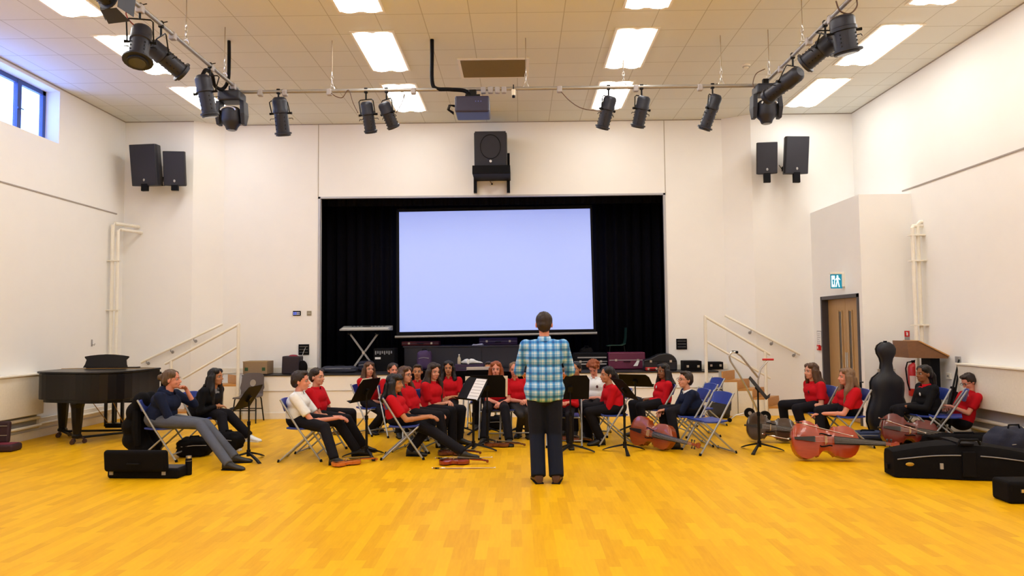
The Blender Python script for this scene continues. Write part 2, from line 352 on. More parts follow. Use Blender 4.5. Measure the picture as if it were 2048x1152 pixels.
# ------------------------------------------------------------------ pipes, plates, signs on the walls
e = thing('wall_pipes', 'pair of white vertical pipes in the left front corner', 'pipes', (XL+.15, 13.2, 0))
q = atX(228, 450, XL+.1)
MB().tube([(XL+.08, q.y, 0), (XL+.08, q.y, q.z), (XL+.11, q.y+.02, q.z+.03), (XL+.3, YS-.02, q.z+.03)], .032).build('pipe', M_WHITE, e, smooth=True, world=True)
MB().tube([(XL+.18, q.y, 0), (XL+.18, q.y, q.z-.1), (XL+.21, q.y+.02, q.z-.08), (XL+.36, YS-.02, q.z-.08)], .028).build('pipe', M_WHITE, e, smooth=True, world=True)
for z in (1.2, 2.0, 2.9): MB().b2((XL, q.y-.04, z), (XL+.22, q.y+.04, z+.02)).build('pipe_clip', M_WHITE, e, world=True)
e = thing('wall_pipes', 'pair of white vertical pipes on the right wall beside the door box', 'pipes', (XR-.15, 11.2, 0))
for i, dx in enumerate((.08, .19)): MB().tube([(XR-dx, 11.35-.05*i, 0), (XR-dx, 11.35-.05*i, 3.18-.06*i), (XR-dx+.04, 11.35, 3.22-.06*i), (XR, 11.35, 3.22-.06*i)], .03).build('pipe', M_WHITE, e, smooth=True, world=True)
for z in (1.6, 2.6, 3.0): MB().b2((XR-.23, 11.27, z), (XR, 11.39, z+.02)).build('pipe_clip', M_WHITE, e, world=True)
def grille(px, py, lab):
    q = atY(px, py, YW); e = thing('wall_vent', lab, 'vent', (q.x, YW, q.z))
    MB().b2((-.10, -.02, -.10), (.10, 0, .10)).build('frame', M_BLACK, e)
    for z in (-.055, 0, .055): MB().box((0, -.024, z), (.16, .012, .012), (.5, 0, 0)).build('louvre', M_STEEL, e)
grille(608, 699, 'square black vent grille on the wall left of the stage opening')
grille(1363, 688, 'square black vent grille on the wall right of the stage opening')
q = atY(594, 626.5, YW); e = thing('control_panel', 'small black control panel with blue lit buttons left of stage', 'control panel', (q.x, YW, q.z))
MB().b2((-.075, -.02, -.045), (.075, 0, .045), bev=.004).build('panel', M_BLACK, e)
for i in range(4):
    for j in range(2): MB().b2((-.06+i*.032, -.024, -.025+j*.03), (-.042+i*.032, -.02, -.01+j*.03)).build('button', mat('blue_led', (.1, .1, .9), .4, emit=(.15, .2, 1), es=3) if i < 2 else mat('pale_led', (.7, .7, .9), .4, emit=(.7, .7, 1), es=.6), e)
q = atY(618.5, 626.5, YW); e = thing('light_switch', 'small grey metal switch plate between blue panel and stage', 'switch', (q.x, YW, q.z))
MB().b2((-.045, -.012, -.045), (.045, 0, .045), bev=.004).build('plate', mat('satin_plate', (.30, .27, .2), .4, metal=.3), e)
for s in (-1, 1): MB().b2((s*.015-.008, -.018, -.015), (s*.015+.008, -.012, .015)).build('rocker', M_STEEL, e)
q = atX(183, 686, XL); e = thing('wall_hook', 'small grey metal hook on the left wall above the piano', 'hook', (XL, q.y, q.z))
MB().b2((0, -.015, -.06), (.012, .015, .06)).build('plate', M_GREY, e); MB().tube([(.01, 0, -.02), (.05, 0, -.04), (.06, 0, -.01)], .008).build('hook_arm', M_GREY, e)
# exit sign above the door
q = atX(1688, 562, BX); e = thing('exit_sign', 'green and white running-man exit sign above the double door', 'exit sign', (BX, q.y, q.z))
MB().b2((-.045, -.035, -.10), (0, .035, .12), bev=.006).build('wall_mount', M_WHITE, e); MB().b2((-.235, -.028, .115), (0, .028, .15), bev=.006).build('lamp_housing', M_WHITE, e)
G = mat('exit_green', (.0, .16, .24), .5, emit=(.0, .17, .27), es=.8); WL = mat('exit_white', (.8, .95, 1), .5, emit=(.65, .95, 1), es=1.5)
sg = MB().b2((-.225, -.014, -.125), (-.035, .014, .115), bev=.003).build('sign_panel', G, e)
def plate(mb, pts, d=0):
    P = [V((a-.13, -.0145-d, b)) for a, b in pts]; mb.loft([P, [p+V((0, -.002, 0)) for p in P]])
mb = MB(); plate(mb, [(-.085, -.10), (-.03, -.10), (-.03, .09), (-.085, .09)]); mb.build('doorway', WL, sg)
mb = MB()
plate(mb, [(.0, .0), (.03, .0), (.035, .055), (-.005, .055)]); plate(mb, [(.0, .0), (.016, .0), (-.004, -.1), (-.022, -.1)]); plate(mb, [(.016, .0), (.03, .0), (.05, -.1), (.032, -.1)])
plate(mb, [(.03, .05), (.055, .015), (.06, .025), (.036, .06)]); plate(mb, [(-.005, .05), (-.022, .02), (-.016, .012), (.004, .04)])
mb.ell((-.13+.015, -.016, .078), (.016, .004, .018)); mb.build('running_figure', WL, sg)
mb = MB(); plate(mb, [(-.068, -.06), (-.047, -.06), (-.047, .0), (-.036, .0), (-.0575, .04), (-.079, .0), (-.068, .0)], .003); mb.build('arrow', G, sg)
q = atX(1641, 677, BX); 
e = thing('fire_notice', 'small framed fire notice on the wall left of the door', 'notice', (BX-.0, 13.33, q.z))
MB().b2((-.015, -.10, -.14), (0, .10, .14)).build('frame', M_GREY, e); MB().b2((-.018, -.085, -.125), (-.01, .085, .125)).build('sheet', M_PAPER, e)
mb = MB()
for i, l in enumerate((.06, .05, .065, .04, .06, .055)): mb.b2((-.0195, .07-2*l, .08-i*.034), (-.018, .07, .09-i*.034))
mb.build('text_lines', M_GREY, e)
q = atX(1641, 695, BX); e = thing('fire_alarm_call_point', 'small red fire alarm box below the framed notice', 'alarm', (BX, 13.33, q.z))
MB().b2((-.05, -.045, -.05), (0, .045, .05), bev=.006).build('housing', M_RED, e); MB().b2((-.053, -.02, -.02), (-.05, .02, .02)).build('glass', M_WHITE, e)
# ------------------------------------------------------------------ ceiling: lights, vent, detector
M_DIFF = mat('lamp_diffuser', (.9, .9, .88), .5, emit=(1.0, .965, .91), es=LAMP, var=0)
rows = [(-5.45, 'row along the left wall'), (-1.95, 'row left of centre'), (1.62, 'row right of centre'), (5.15, 'row along the right wall')]
def yfar(px, py): return atZ(px, py, ZC).y
Ys = [yfar(822, 142)-.78+k*2.1 for k in (1, 0, -1, -2, -3, -4, -5)]
wh = ['nearest the stage', 'second from the stage', 'third from the stage', 'fourth from the stage', 'fifth from the stage', 'sixth from the stage', 'farthest from the stage']
for x, rl in rows:
    for k, y in enumerate(Ys):
        e = thing('ceiling_light', 'bright recessed ceiling light, %s in the %s' % (wh[k], rl), 'ceiling light', (x, y, ZC), 0, 'recessed ceiling lights')
        MB().b2((-.30, -.76, -.012), (-.27, .76, 0)).b2((.27, -.76, -.012), (.30, .76, 0)).b2((-.27, -.76, -.012), (.27, -.72, 0)).b2((-.27, .72, -.012), (.27, .76, 0)).build('frame', M_WHITE, e)
        for s in (-1, 1):
            pts = [(s*.135+.105*math.cos(t), -.03*math.sin(t)-.006) for t in [PI*i/6 for i in range(7)]]
            MB().loft([[(a, -.70, b) for a, b in pts], [(a, .70, b) for a, b in pts]]).build('diffuser', M_DIFF, e)
c1, c2 = atZ(920, 119, ZC), atZ(1052, 152, ZC)
e = thing('ceiling_vent', 'rectangular brown ceiling vent grille above the lighting pipe', 'vent', ((c1.x+c2.x)/2, (c1.y+c2.y)/2, ZC))
hx, hy = abs(c2.x-c1.x)/2, abs(c2.y-c1.y)/2
MB().b2((-hx-.04, -hy-.04, -.015), (hx+.04, -hy, 0)).b2((-hx-.04, hy, -.015), (hx+.04, hy+.04, 0)).b2((-hx-.04, -hy, -.015), (-hx, hy, 0)).b2((hx, -hy, -.015), (hx+.04, hy, 0)).build('frame', M_WHITE, e)
MB().b2((-hx, -hy, -.004), (hx, hy, 0)).build('backing', mat('vent_dark', (.16, .12, .07), .7), e)
mb = MB()
for i in range(30): mb.box((0, -hy+2*hy*(i+.5)/30, -.009), (2*hx, .004, .016), (.5, 0, 0))
mb.build('slats', mat('vent_slat', (.24, .19, .12), .6), e)
q = atZ(1492, 130, ZC); e = thing('smoke_detector', 'small round white smoke detector on the ceiling', 'smoke detector', (q.x, q.y, ZC))
MB().cyl((0, 0, -.02), (0, 0, 0), .06, .065, 20).build('base', M_WHITE, e, smooth=True); MB().cyl((0, 0, -.055), (0, 0, -.02), .03, .05, 20).build('sensor', M_WHITE, e, smooth=True); MB().cyl((0, 0, -.035), (0, 0, -.03), .052, n=20).build('slot_ring', M_GREY, e)
q = atZ(395, 124, ZC)
# ================================================================== LIGHTING BARS AND WHAT HANGS FROM THEM
yb_ = (atZ(1052, 78, ZC).y + atZ(664, 79, ZC).y)/2
zb_ = (atY(1052, 178, yb_).z + atY(664, 181, yb_).z)/2
xl_, xr_ = atY(478, 183, yb_).x, atY(1530, 167, yb_).x
def bar(lab, a, b):
    a, b = V(a), V(b); e = thing('lighting_bar', lab, 'lighting bar', a)
    MB().cyl(a, b, .026).build('pipe', M_PIPE, e, smooth=True, world=True); return e
bf = bar('straight silver lighting bar running across the hall in front of the stage', (xl_-.1, yb_, zb_), (xr_+.15, yb_, zb_))
bl = bar('left silver lighting bar running back towards the camera', (xl_, yb_+.15, zb_+.03), (xl_, 2.5, zb_+.03))
br_ = bar('right silver lighting bar running back towards the camera', (xr_, yb_+.15, zb_+.03), (xr_, 2.5, zb_+.03))
def clamps(e, pts):
    for p in pts:
        p = V(p); MB().box(p+V((0, 0, -.02)), (.07, .07, .09), bev=.015).build('socket_box', mat('grey_socket', (.38, .36, .38), .5), e, world=True)
clamps(bf, [(atY(x, 180, yb_).x, yb_, zb_) for x in (521, 570, 659, 827, 967, 981, 995, 1008, 1119, 1272, 1400)])
clamps(bl, [(xl_, y, zb_+.03) for y in (7.2, 7.9, 8.9, 9.6)])
clamps(br_, [(xr_, y, zb_+.03) for y in (7.7, 8.3, 9.2)])
def chain(lab, x, y, z0, cl=(.25, .15, .05)):
    e = thing('suspension_chain', lab, 'chain', (x, y, z0))
    MB().cyl((0, 0, .22), (0, 0, ZC-z0), .006, n=6).build('drop_rod', mat('rod', (.35, .28, .2), .5, metal=.5), e)
    mb = MB()
    for i in range(4):
        r = Matrix.Rotation(PI/2*(i % 2), 3, 'Z'); pts = [r @ V((.014*math.cos(t), 0, .035*math.sin(t)))+V((0, 0, .055+i*.05)) for t in [2*PI*k/8 for k in range(9)]]; mb.tube(pts, .005, 5)
    mb.build('chain_links', M_STEEL, e); MB().tube([(.035*math.cos(t), 0, .035*math.sin(t)) for t in [2*PI*k/10 for k in range(11)]], .008, 6).build('eye_ring', M_STEEL, e, smooth=True)
chain('chain holding the front lighting bar left of centre, under the second light', atY(664, 180, yb_).x, yb_, zb_+.03)
chain('chain holding the front lighting bar just right of the ceiling vent', atY(1052, 178, yb_).x, yb_, zb_+.03)
chain('chain holding the front lighting bar beside the bright right-centre lamp', atY(1247, 176, yb_).x, yb_, zb_+.03)
chain('chain holding the front lighting bar near its right end', atY(1443, 170, yb_).x, yb_, zb_+.03)
chain('chain holding the left lighting bar at its middle', xl_, atX(372, 84, xl_).y, zb_+.06)
chain('chain holding the left lighting bar at its stage end', xl_, atX(449, 155, xl_).y, zb_+.06)
chain('chain holding the right lighting bar at its middle', xr_, atX(1605, 68, xr_).y, zb_+.06)
chain('chain holding the right lighting bar at its stage end', xr_, atX(1538, 137, xr_).y, zb_+.06)
M_LAMPB = mat('lantern_black', (.016, .019, .034), .45, metal=.2)
def spot(lab, H, A, B, r=.095, front=1.25, barn=False):
    # hung from H on a bar; body from A (lamp end) to B (lens end)
    H, A, B = V(H), V(A), V(B); e = thing('stage_spotlight', lab, 'stage light', H, 0, 'profile spotlights on the lighting bars')
    d = (B-A).normalized(); L = (B-A).length; m = A.lerp(B, .42)
    sd = d.cross(V((0, 0, 1))); sd = V((1, 0, 0)) if sd.length < .3 else sd.normalized()
    if abs(sd.x) < .5 and abs(d.z) > .6: sd = V((1, 0, 0))
    sd = (sd - d*sd.dot(d)).normalized()
    mb = MB(); N = 18; q = d.cross(sd)
    prof = [(0, .62), (.05, .92), (.10, 1.0), (.30, 1.0), (.32, 1.06), (.40, 1.06), (.42, .92), (.90, .92), (.91, front), (.955, front), (.96, 1.0), (1, 1.0)]
    rings = [[A + d*(L*t) + (sd*math.cos(2*PI*k/N)+q*math.sin(2*PI*k/N))*r*f for k in range(N)] for t, f in prof]
    mb.loft(rings); body = mb.build('body', M_LAMPB, e, world=True, smooth=True)
    MB().cyl(B-d*.005, B+d*.004, r*.8, n=16).build('lens', mat('lens_glass', (.05, .06, .09), .08), e, world=True)
    mb = MB()
    for k in range(4):
        for s in (.52, .62, .72, .82): mb.box(A+d*(L*s)+(sd*math.cos(PI/4+k*PI/2)+q*math.sin(PI/4+k*PI/2))*r*.93, (.012, .012, .012))
    mb.build('vent_ribs', M_BLKMET, e, world=True)
    # yoke, clamp, knobs
    top = H+V((0, 0, -.02)); yk = (m - H); 
    a1, a2 = m+sd*r*1.25, m-sd*r*1.25; up = V((0, 0, 1)) if abs(d.z) < .9 else V((0, 0, 1))
    t1 = V((H.x, H.y, H.z-.13)); off = sd*r*1.25; off.z = 0
    MB().tube([a1, t1+off+V((0, 0, -.02)), t1+off*.8+V((0, 0, .001)), t1+V((0, 0, .002)), t1-off*.8+V((0, 0, .001)), t1-off+V((0, 0, -.02)), a2], .008, 6).build('yoke', M_BLKMET, e, world=True)
    MB().cyl(t1, H, .012).box(H+V((0, 0, 0)), (.05, .045, .075), bev=.01).tube([H+V((.02, 0, .02)), H+V((.07, 0, .03))], .006, 5).build('hook_clamp', M_BLKMET, e, world=True)
    for s in (1, -1): MB().cyl(m+sd*s*r*.9, m+sd*s*(r*1.25+.03), .012, .018, 8).build('knob', M_BLKMET, e, world=True)
    mb = MB()
    for s in (1, -1):
        c = A.lerp(B, .55)+sd*s*r; mb.tube([c, c+sd*s*.05, c+sd*s*.06+d*.02], .005, 5)
    mb.build('shutter_handles', M_BLKMET, e, world=True)
    if barn:
        for k in range(4):
            n = (sd*math.cos(k*PI/2)+q*math.sin(k*PI/2)); t = d.cross(n); c = B+n*r*1.1
            MB().loft([[c-t*r, c+t*r, c+t*r*1.4+d*.14+n*.06, c-t*r*1.4+d*.14+n*.06], [c-t*r+n*.004, c+t*r+n*.004, c+t*r*1.4+d*.14+n*.064, c-t*r*1.4+d*.14+n*.064]]).build('barn_door', M_LAMPB, e, world=True)
    return e
def fs(lab, hx, a, b, r=.095, dy=.12, **k):
    spot(lab, (atY(hx, 180, yb_).x, yb_, zb_), atY(*a, yb_-.05), atY(*b, yb_+dy), r, **k)
fs('leftmost spotlight on the front lighting bar, long and almost vertical', 557, (558, 194), (567, 272), .10, .1, front=1.15)
fs('black spotlight on the front bar at left, left of its close neighbour', 732, (732, 203), (742, 266), .085, .1, front=1.1)
fs('tilted black spotlight under a wide yoke, right of its close neighbour', 773, (766, 205), (788, 256), .085, .1, front=1.1)
fs('bluish-black spotlight, right of the projector on the front bar', 1217, (1222, 192), (1204, 258), .09, .1, front=1.15)
fs('black spotlight on the front bar, second to the right of the projector', 1283, (1289, 192), (1275, 255), .09, .1, front=1.15)
fs('rightmost spotlight on the front lighting bar, tilted down to the left', 1425, (1434, 189), (1408, 260), .085, .1, front=1.25)
def ss(lab, xx, hp, a, b, r, ya, yb, **k):
    h = atX(*hp, xx); spot(lab, (xx, h.y, zb_+.03), atY(*a, ya), atY(*b, yb), r, **k)
ss('spotlight with a flared front hanging steeply from the left bar', xl_, (280, 20), (285, 55), (275, 126), .10, 7.35, 7.2, front=1.45)
ss('spotlight slanting down to the right from the left bar', xl_, (322, 62), (297, 88), (368, 148), .10, 7.7, 8.0, front=1.25)
ss('tall upright spotlight near the stage end of the left bar', xl_, (420, 138), (404, 150), (421, 234), .095, 8.6, 8.7, front=1.15)
ss('wide spotlight hanging upright from the right bar, topmost in view', xr_, (1660, 32), (1683, 32), (1694, 108), .125, 7.45, 7.5, front=1.3)
ss('spotlight slanting down to the left in front of the right bar', xr_, (1650, 45), (1668, 78), (1607, 130), .105, 7.75, 8.0, front=1.2)
ss('spotlight slanting down to the left beside the right moving head', xr_, (1585, 103), (1601, 143), (1533, 196), .095, 8.5, 9.0, front=1.1)
spot('barn-door spotlight cut off by the top left corner of the view', (xl_, 6.4, zb_+.03), (xl_, 6.28, zb_-.16), (xl_+.06, 6.55, zb_-.19), .085, barn=True)
def mover(lab, x, y):
    e = thing('moving_head_light', lab, 'moving light', (x, y, zb_-.08), 0, 'moving head lights')
    MB().box((0, 0, -.06), (.30, .26, .14), bev=.03).build('base', M_LAMPB, e)
    for s in (-1, 1): MB().loft([[(s*.13, -.08, -.12), (s*.19, -.08, -.12), (s*.19, .08, -.12), (s*.13, .08, -.12)], [(s*.14, -.09, -.3), (s*.2, -.09, -.3), (s*.2, .09, -.3), (s*.14, .09, -.3)], [(s*.14, -.05, -.44), (s*.19, -.05, -.44), (s*.19, .05, -.44), (s*.14, .05, -.44)]]).build('yoke_arm', M_LAMPB, e, bevel=.01)
    mb = MB(); mb.loft([[(r*math.cos(2*PI*k/16), r*math.sin(2*PI*k/16), z) for k in range(16)] for r, z in ((.09, -.2), (.13, -.24), (.135, -.38), (.12, -.42), (.085, -.46), (.07, -.50))]); mb.build('head', M_LAMPB, e, smooth=True)
    MB().tube([(.1*math.cos(t), -.125, -.27+.05*math.sin(t)) for t in [PI*k/8 for k in range(9)]], .012, 6).build('chrome_arc', M_STEEL, e, smooth=True)
    MB().cyl((0, 0, -.51), (0, 0, -.50), .055, n=16).build('lens', MATS['lens_glass'], e)
    MB().box((0, 0, .04), (.08, .06, .12), bev=.01).build('clamp', M_BLKMET, e)
mover('black moving head light at the left end of the front bar', atY(464, 185, yb_-.2).x, yb_-.2)
mover('black moving head light at the right end of the front bar', atY(1531, 170, yb_-.2).x, yb_-.2)
# projector, its cable trunk, microphone, hanging cables
q1, q2 = atY(912, 197, yb_), atY(980, 236, yb_)
e = thing('projector', 'dark blue projector hanging under the front lighting bar', 'projector', ((q1.x+q2.x)/2, yb_, zb_))
w_, h0, h1 = (q2.x-q1.x)/2, q1.z-zb_, q2.z-zb_
MB().box((0, 0, (h0+h1)/2), (2*w_, .42, abs(h1-h0)*.8), bev=.025).build('body', mat('projector_body', (.022, .022, .065), .4), e)
MB().cyl((-.12, .21, (h0+h1)/2), (-.12, .24, (h0+h1)/2), .05, n=20).build('lens', MATS['lens_glass'], e)
MB().b2((-.05, -.05, -.02), (.05, .05, h0+.03), bev=.008).b2((-.10, -.08, h0-.0), (.10, .08, h0+.03)).build('ceiling_bracket', M_BLKMET, e)
mb = MB()
for i in range(3): mb.box((.05+i*.035, -.213, (h0+h1)/2+.03), (.015, .01, .015))
mb.build('ports', mat('port_blue', (.1, .12, .4), .5), e)
mb = MB()
for i in range(4): mb.tube([(-w_, .05, (h0+h1)/2+.06-.01*i), (-w_-.07-.01*i, .0, (h0+h1)/2+.05), (-w_-.09-.01*i, -.02, (h0+h1)/2-.02), (-w_-.03, -.02, (h0+h1)/2-.06-.01*i)], .006, 5)
mb.build('cable_loops', M_BLACK, e, smooth=True)
def cable(lab, pts, r, m=M_BLACK, name='cable', cat='cable'):
    P = [V(p) for p in pts]; Q = []
    for i in range(len(P)-1):
        a, b, c, d = P[max(i-1, 0)], P[i], P[i+1], P[min(i+2, len(P)-1)]
        for k in range(5):
            t = k/5; Q.append(.5*((2*b)+(c-a)*t+(2*a-5*b+4*c-d)*t*t+(3*b-a-3*c+d)*t**3))
    Q.append(P[-1]); return tag(MB().tube(Q, r, 7).build(name, m, smooth='all'), lab, cat)
zt = ZC; tq = atZ(864, 79, ZC)
cable('thick black cable trunk dropping from the ceiling to the projector', [(tq.x, tq.y, ZC), atY(864, 110, yb_), atY(864, 160, yb_), atY(872, 177, yb_), atY(900, 179, yb_-.03), atY(930, 182, yb_-.04), atY(940, 194, yb_-.05)], .028)
cable('thin brown cable hanging in a dip left of the twin spotlights', [atY(662, 186, yb_-.03), atY(672, 193, yb_-.03), atY(685, 195, yb_-.03), atY(697, 180, yb_-.03), atY(706, 205, yb_-.03), atY(716, 226, yb_-.03)], .006, mat('brown_cable', (.10, .05, .03), .5))
cable('thin cable running from the front bar down to the bluish spotlight', [atY(1122, 183, yb_-.03), atY(1140, 202, yb_-.03), atY(1165, 217, yb_-.03), atY(1204, 223, yb_-.05)], .006, MATS['brown_cable'])
cable('thin cable dropping to the right of the wide-yoked spotlight', [atY(810, 185, yb_-.03), atY(804, 205, yb_-.03), atY(792, 226, yb_-.05)], .006, MATS['brown_cable'])
cable('black cable bundle looping at the stage end of the left bar', [atZ(458, 82, ZC), atY(458, 120, yb_-.3), atY(456, 160, yb_-.3), atY(445, 178, yb_-.3), atY(430, 172, 9.2), atY(424, 150, 9.0), atY(412, 140, 8.8), atY(404, 152, 8.7)], .024)
cable('thin red-brown cable looping beside the flared left spotlight', [atY(262, 12, 7.2), atY(252, 25, 7.2), atY(258, 40, 7.2), atY(272, 54, 7.3)], .007, mat('red_cable', (.25, .03, .01), .5))
cable('loose dark cable coil at the upper end of the right bar', [atY(1672, 2, 7.4), atY(1680, 22, 7.4), atY(1700, 27, 7.4), atY(1714, 12, 7.4), atY(1712, -6, 7.4)], .008, MATS['brown_cable'])
cable('thin cable arc beside the right moving head', [atY(1530, 138, yb_-.2), atY(1512, 148, yb_-.2), atY(1506, 170, yb_-.2), atY(1516, 182, yb_-.25)], .006, MATS['brown_cable'])
q = atY(1027, 178, yb_-.05); e = thing('hanging_microphone', 'small white microphone hanging from the bar by the ceiling vent', 'microphone', (q.x, q.y, q.z))
MB().cyl((0, 0, -.01), (0, 0, -.09), .03, .026, 10).build('body', M_WHITE, e, smooth=True); MB().cyl((0, 0, -.12), (0, 0, -.09), .02, n=10).build('capsule', M_BLACK, e); MB().cyl((0, 0, -.01), (0, 0, .06), .008).build('stem', M_BLKMET, e)
# ------------------------------------------------------------------ wall speakers
def speaker(lab, x0, y0, x1, y1, Y, rot, ybr, logo=True, tilt=.15):
    a, b = atY(x0, y0, Y), atY(x1, y1, Y); w_, h_ = abs(b.x-a.x)*.93, abs(b.z-a.z); c = (a+b)/2
    e = thing('loudspeaker', lab, 'loudspeaker', c, rot, 'wall loudspeakers beside the stage'); d = w_*.62
    R = Matrix.Rotation(tilt, 3, 'X')
    def T(p): return R @ V(p)
    mb = MB(); hh = h_/2*.96; fw, bw = w_/2*.96, w_/2*.62
    mb.loft([[T((-fw, 0, z)), T((fw, 0, z)), T((fw, d*.25, z)), T((bw, d, z)), T((-bw, d, z)), T((-fw, d*.25, z))] for z in (-hh, hh)])
    bd = mb.build('cabinet', mat('speaker_black', (.012, .012, .018), .55), e, bevel=.012)
    mb = MB(); mb.loft([[T((-fw*.93, -.006, -hh*.95)), T((fw*.93, -.006, -hh*.95)), T((fw*.93, -.006, hh*.95)), T((-fw*.93, -.006, hh*.95))], [T((-fw*.93, .004, -hh*.95)), T((fw*.93, .004, -hh*.95)), T((fw*.93, .004, hh*.95)), T((-fw*.93, .004, hh*.95))]])
    mb.build('grille', mat('speaker_grille', (.018, .018, .028), .7, scale=300, bump=.3), e)
    MB().ell(T((0, -.008, -hh*.72)), (.02, .005, .026)).build('badge', M_GREY, e, smooth=True)
    zb = atY(x0, ybr, Y).z - c.z
    MB().b2((-.06, .04, zb), (.06, .10, -hh*.9)).b2((-.055, .10, -hh*.55), (.055, YS-c.y-.01, -hh*.3)).build('wall_bracket', M_BLACK, e)
    return e
speaker('larger left speaker of the pair high on the left front wall', 256, 288, 316, 372, YS-.55, -.12, 381)
speaker('smaller right speaker of the pair high on the left front wall', 325, 302, 371, 372, YS-.42, .12, 380)
speaker('smaller left speaker of the pair high on the right front wall', 1511, 284, 1558, 348, YS-.42, -.12, 364)
speaker('larger right speaker of the pair high on the right front wall', 1567, 272, 1623, 348, YS-.55, .08, 364)
for a, b, l in (((312, 366), (345, 366), 'thin cable sagging between the two left wall speakers'), ((1558, 330), (1572, 338), 'short cable between the two right wall speakers')):
    A, B = atY(*a, YS-.3), atY(*b, YS-.3); cable(l, [A, (A+B)/2+V((0, 0, -.05)), B], .006)
a, b = atY(948, 262, YW-.6), atY(1014, 332, YW-.6)
e = thing('loudspeaker', 'large black centre speaker on a bracket above the stage opening', 'loudspeaker', ((a.x+b.x)/2, YW-.6, (a.z+b.z)/2)); w_, h_ = (b.x-a.x)/2, (a.z-b.z)/2
R = Matrix.Rotation(.16, 3, 'X')
mb = MB(); mb.box((0, .25, 0), (2*w_, .5, 2*h_), R, bev=.015); mb.build('cabinet', MATS['speaker_black'], e)
MB().box(R @ V((0, 0, 0)) + V((0, -.003, .0)), (2*w_*.94, .012, 2*h_*.94), R).build('grille', MATS['speaker_grille'], e)
mb = MB(); mb.tube([R @ V((w_*.62*math.cos(t), -.012, .1*h_+h_*.66*math.sin(t))) for t in [2*PI*k/24 for k in range(25)]], .006, 5); mb.build('cone_ring', M_BLACK, e, smooth=True)
MB().ell(R @ V((0, -.012, -h_*.70)), (.022, .006, .03)).build('badge', M_STEEL, e, smooth=True)
z2 = -h_*1.02
mb = MB().b2((-w_-.03, -.12, z2-.16), (w_+.06, .56, z2-.0), bev=.01); mb.build('shelf_bracket', M_BLACK, e)
zl = atY(960, 385, YW-.1).z-(a.z+b.z)/2
for s in (-1, 1): MB().b2((s*(w_+.015)-.03, .50, zl), (s*(w_+.015)+.03, .59, z2+.05 if s < 0 else .03)).build('upright', M_BLACK, e)
q = atY(984, 368, YW); e = thing('wall_socket', 'small white wall socket under the centre speaker', 'socket', (q.x, YW, q.z)); MB().b2((-.04, -.02, -.04), (.04, 0, .04), bev=.005).build('plate', M_WHITE, e); MB().b2((-.015, -.04, -.02), (.015, -.02, .01)).build('plug', M_BLACK, e)
cable('short yellow-brown cable from the centre speaker to its socket', [atY(974, 346, YW-.3), atY(974, 352, YW-.2), atY(979, 361, YW-.08), (q.x, YW-.04, q.z)], .007, mat('ochre_cable', (.2, .1, .02), .5))
# ================================================================== THINGS ON THE FLOOR
def frame(pos, u, n):       # matrix with local Y -> u, local Z -> n
    u = V(u).normalized(); n = V(n); n = (n-u*n.dot(u)).normalized(); r = u.cross(n)
    return Matrix(((r.x, u.x, n.x, pos[0]), (r.y, u.y, n.y, pos[1]), (r.z, u.z, n.z, pos[2]), (0, 0, 0, 1)))
def ang(d): return math.radians(d)
# ---------------------------------------------------------------- folding chair (local: faces +Y)
def make_chair():
    e = thing('folding_chair', '', 'chair', (0, 0, 0), 0, 'blue folding chairs')
    mb = MB(); n = 8; R = []
    for i in range(n+1):
        y = -.19+.38*i/n; ww = .205-.02*(abs(i-n/2)/(n/2))**3; z = .425-.012*math.sin(PI*i/n)+(.012 if i == n else 0)
        R.append([(-ww, y, z-.022), (ww, y, z-.022), (ww, y, z), (ww*.5, y, z-.006), (-ww*.5, y, z-.006), (-ww, y, z)])
    mb.loft(R).build('seat', M_BLUE, e, bevel=.004)
    R = []
    for i in range(9):
        x = -.225+.45*i/8; c = .035*(1-(x/.225)**2); h = .078*(1-.25*(abs(x)/.225)**4); zc = .690; y = -.235-c
        R.append([(x, y+.07*(0)-.018+.045, zc-h), (x, y+.045, zc-h), (x, y-.02+.02, zc+h), (x, y-.038+.02, zc+h)])
    mb = MB(); mb.loft(R); mb.build('backrest', M_BLUE, e, bevel=.004)
    MB().b2((-.03, -.272, .675), (.03, -.268, .72)).build('label_sticker', mat('chair_sticker', (.75, .78, .85), .5), e)
    for s in (-1, 1):
        MB().tube([(s*.235, -.255, .77), (s*.235, -.04, .42), (s*.235, .25, .0)], .0125).build('leg', M_TUBE, e, smooth=True)
        MB().tube([(s*.205, .18, .405), (s*.212, -.28, .0)], .0115).build('leg', M_TUBE, e, smooth=True)
        MB().cyl((s*.235, .25, 0), (s*.235, .242, .03), .017).build('foot_cap', M_BLACK, e); MB().cyl((s*.212, -.28, 0), (s*.212, -.27, .03), .016).build('foot_cap', M_BLACK, e)
    for p_, q_ in (((-.212, -.262, .02), (.212, -.262, .02)), ((-.235, .19, .09), (.235, .19, .09)), ((-.205, .175, .40), (.205, .175, .40))): MB().cyl(p_, q_, .01).build('crossbar', M_TUBE, e, smooth=True)
    return e
chair0 = make_chair(); _used = []
note_kids()
def chair(x, y, deg, lab):      # deg: direction faced, 0 = +X, 90 = away from camera
    if not _used: _used.append(1); c = chair0; c.location = (x, y, 0); c.rotation_euler = (0, 0, ang(deg-90)); c['label'] = lab; return c
    return dup(chair0, lab, (x, y, 0), ang(deg-90))
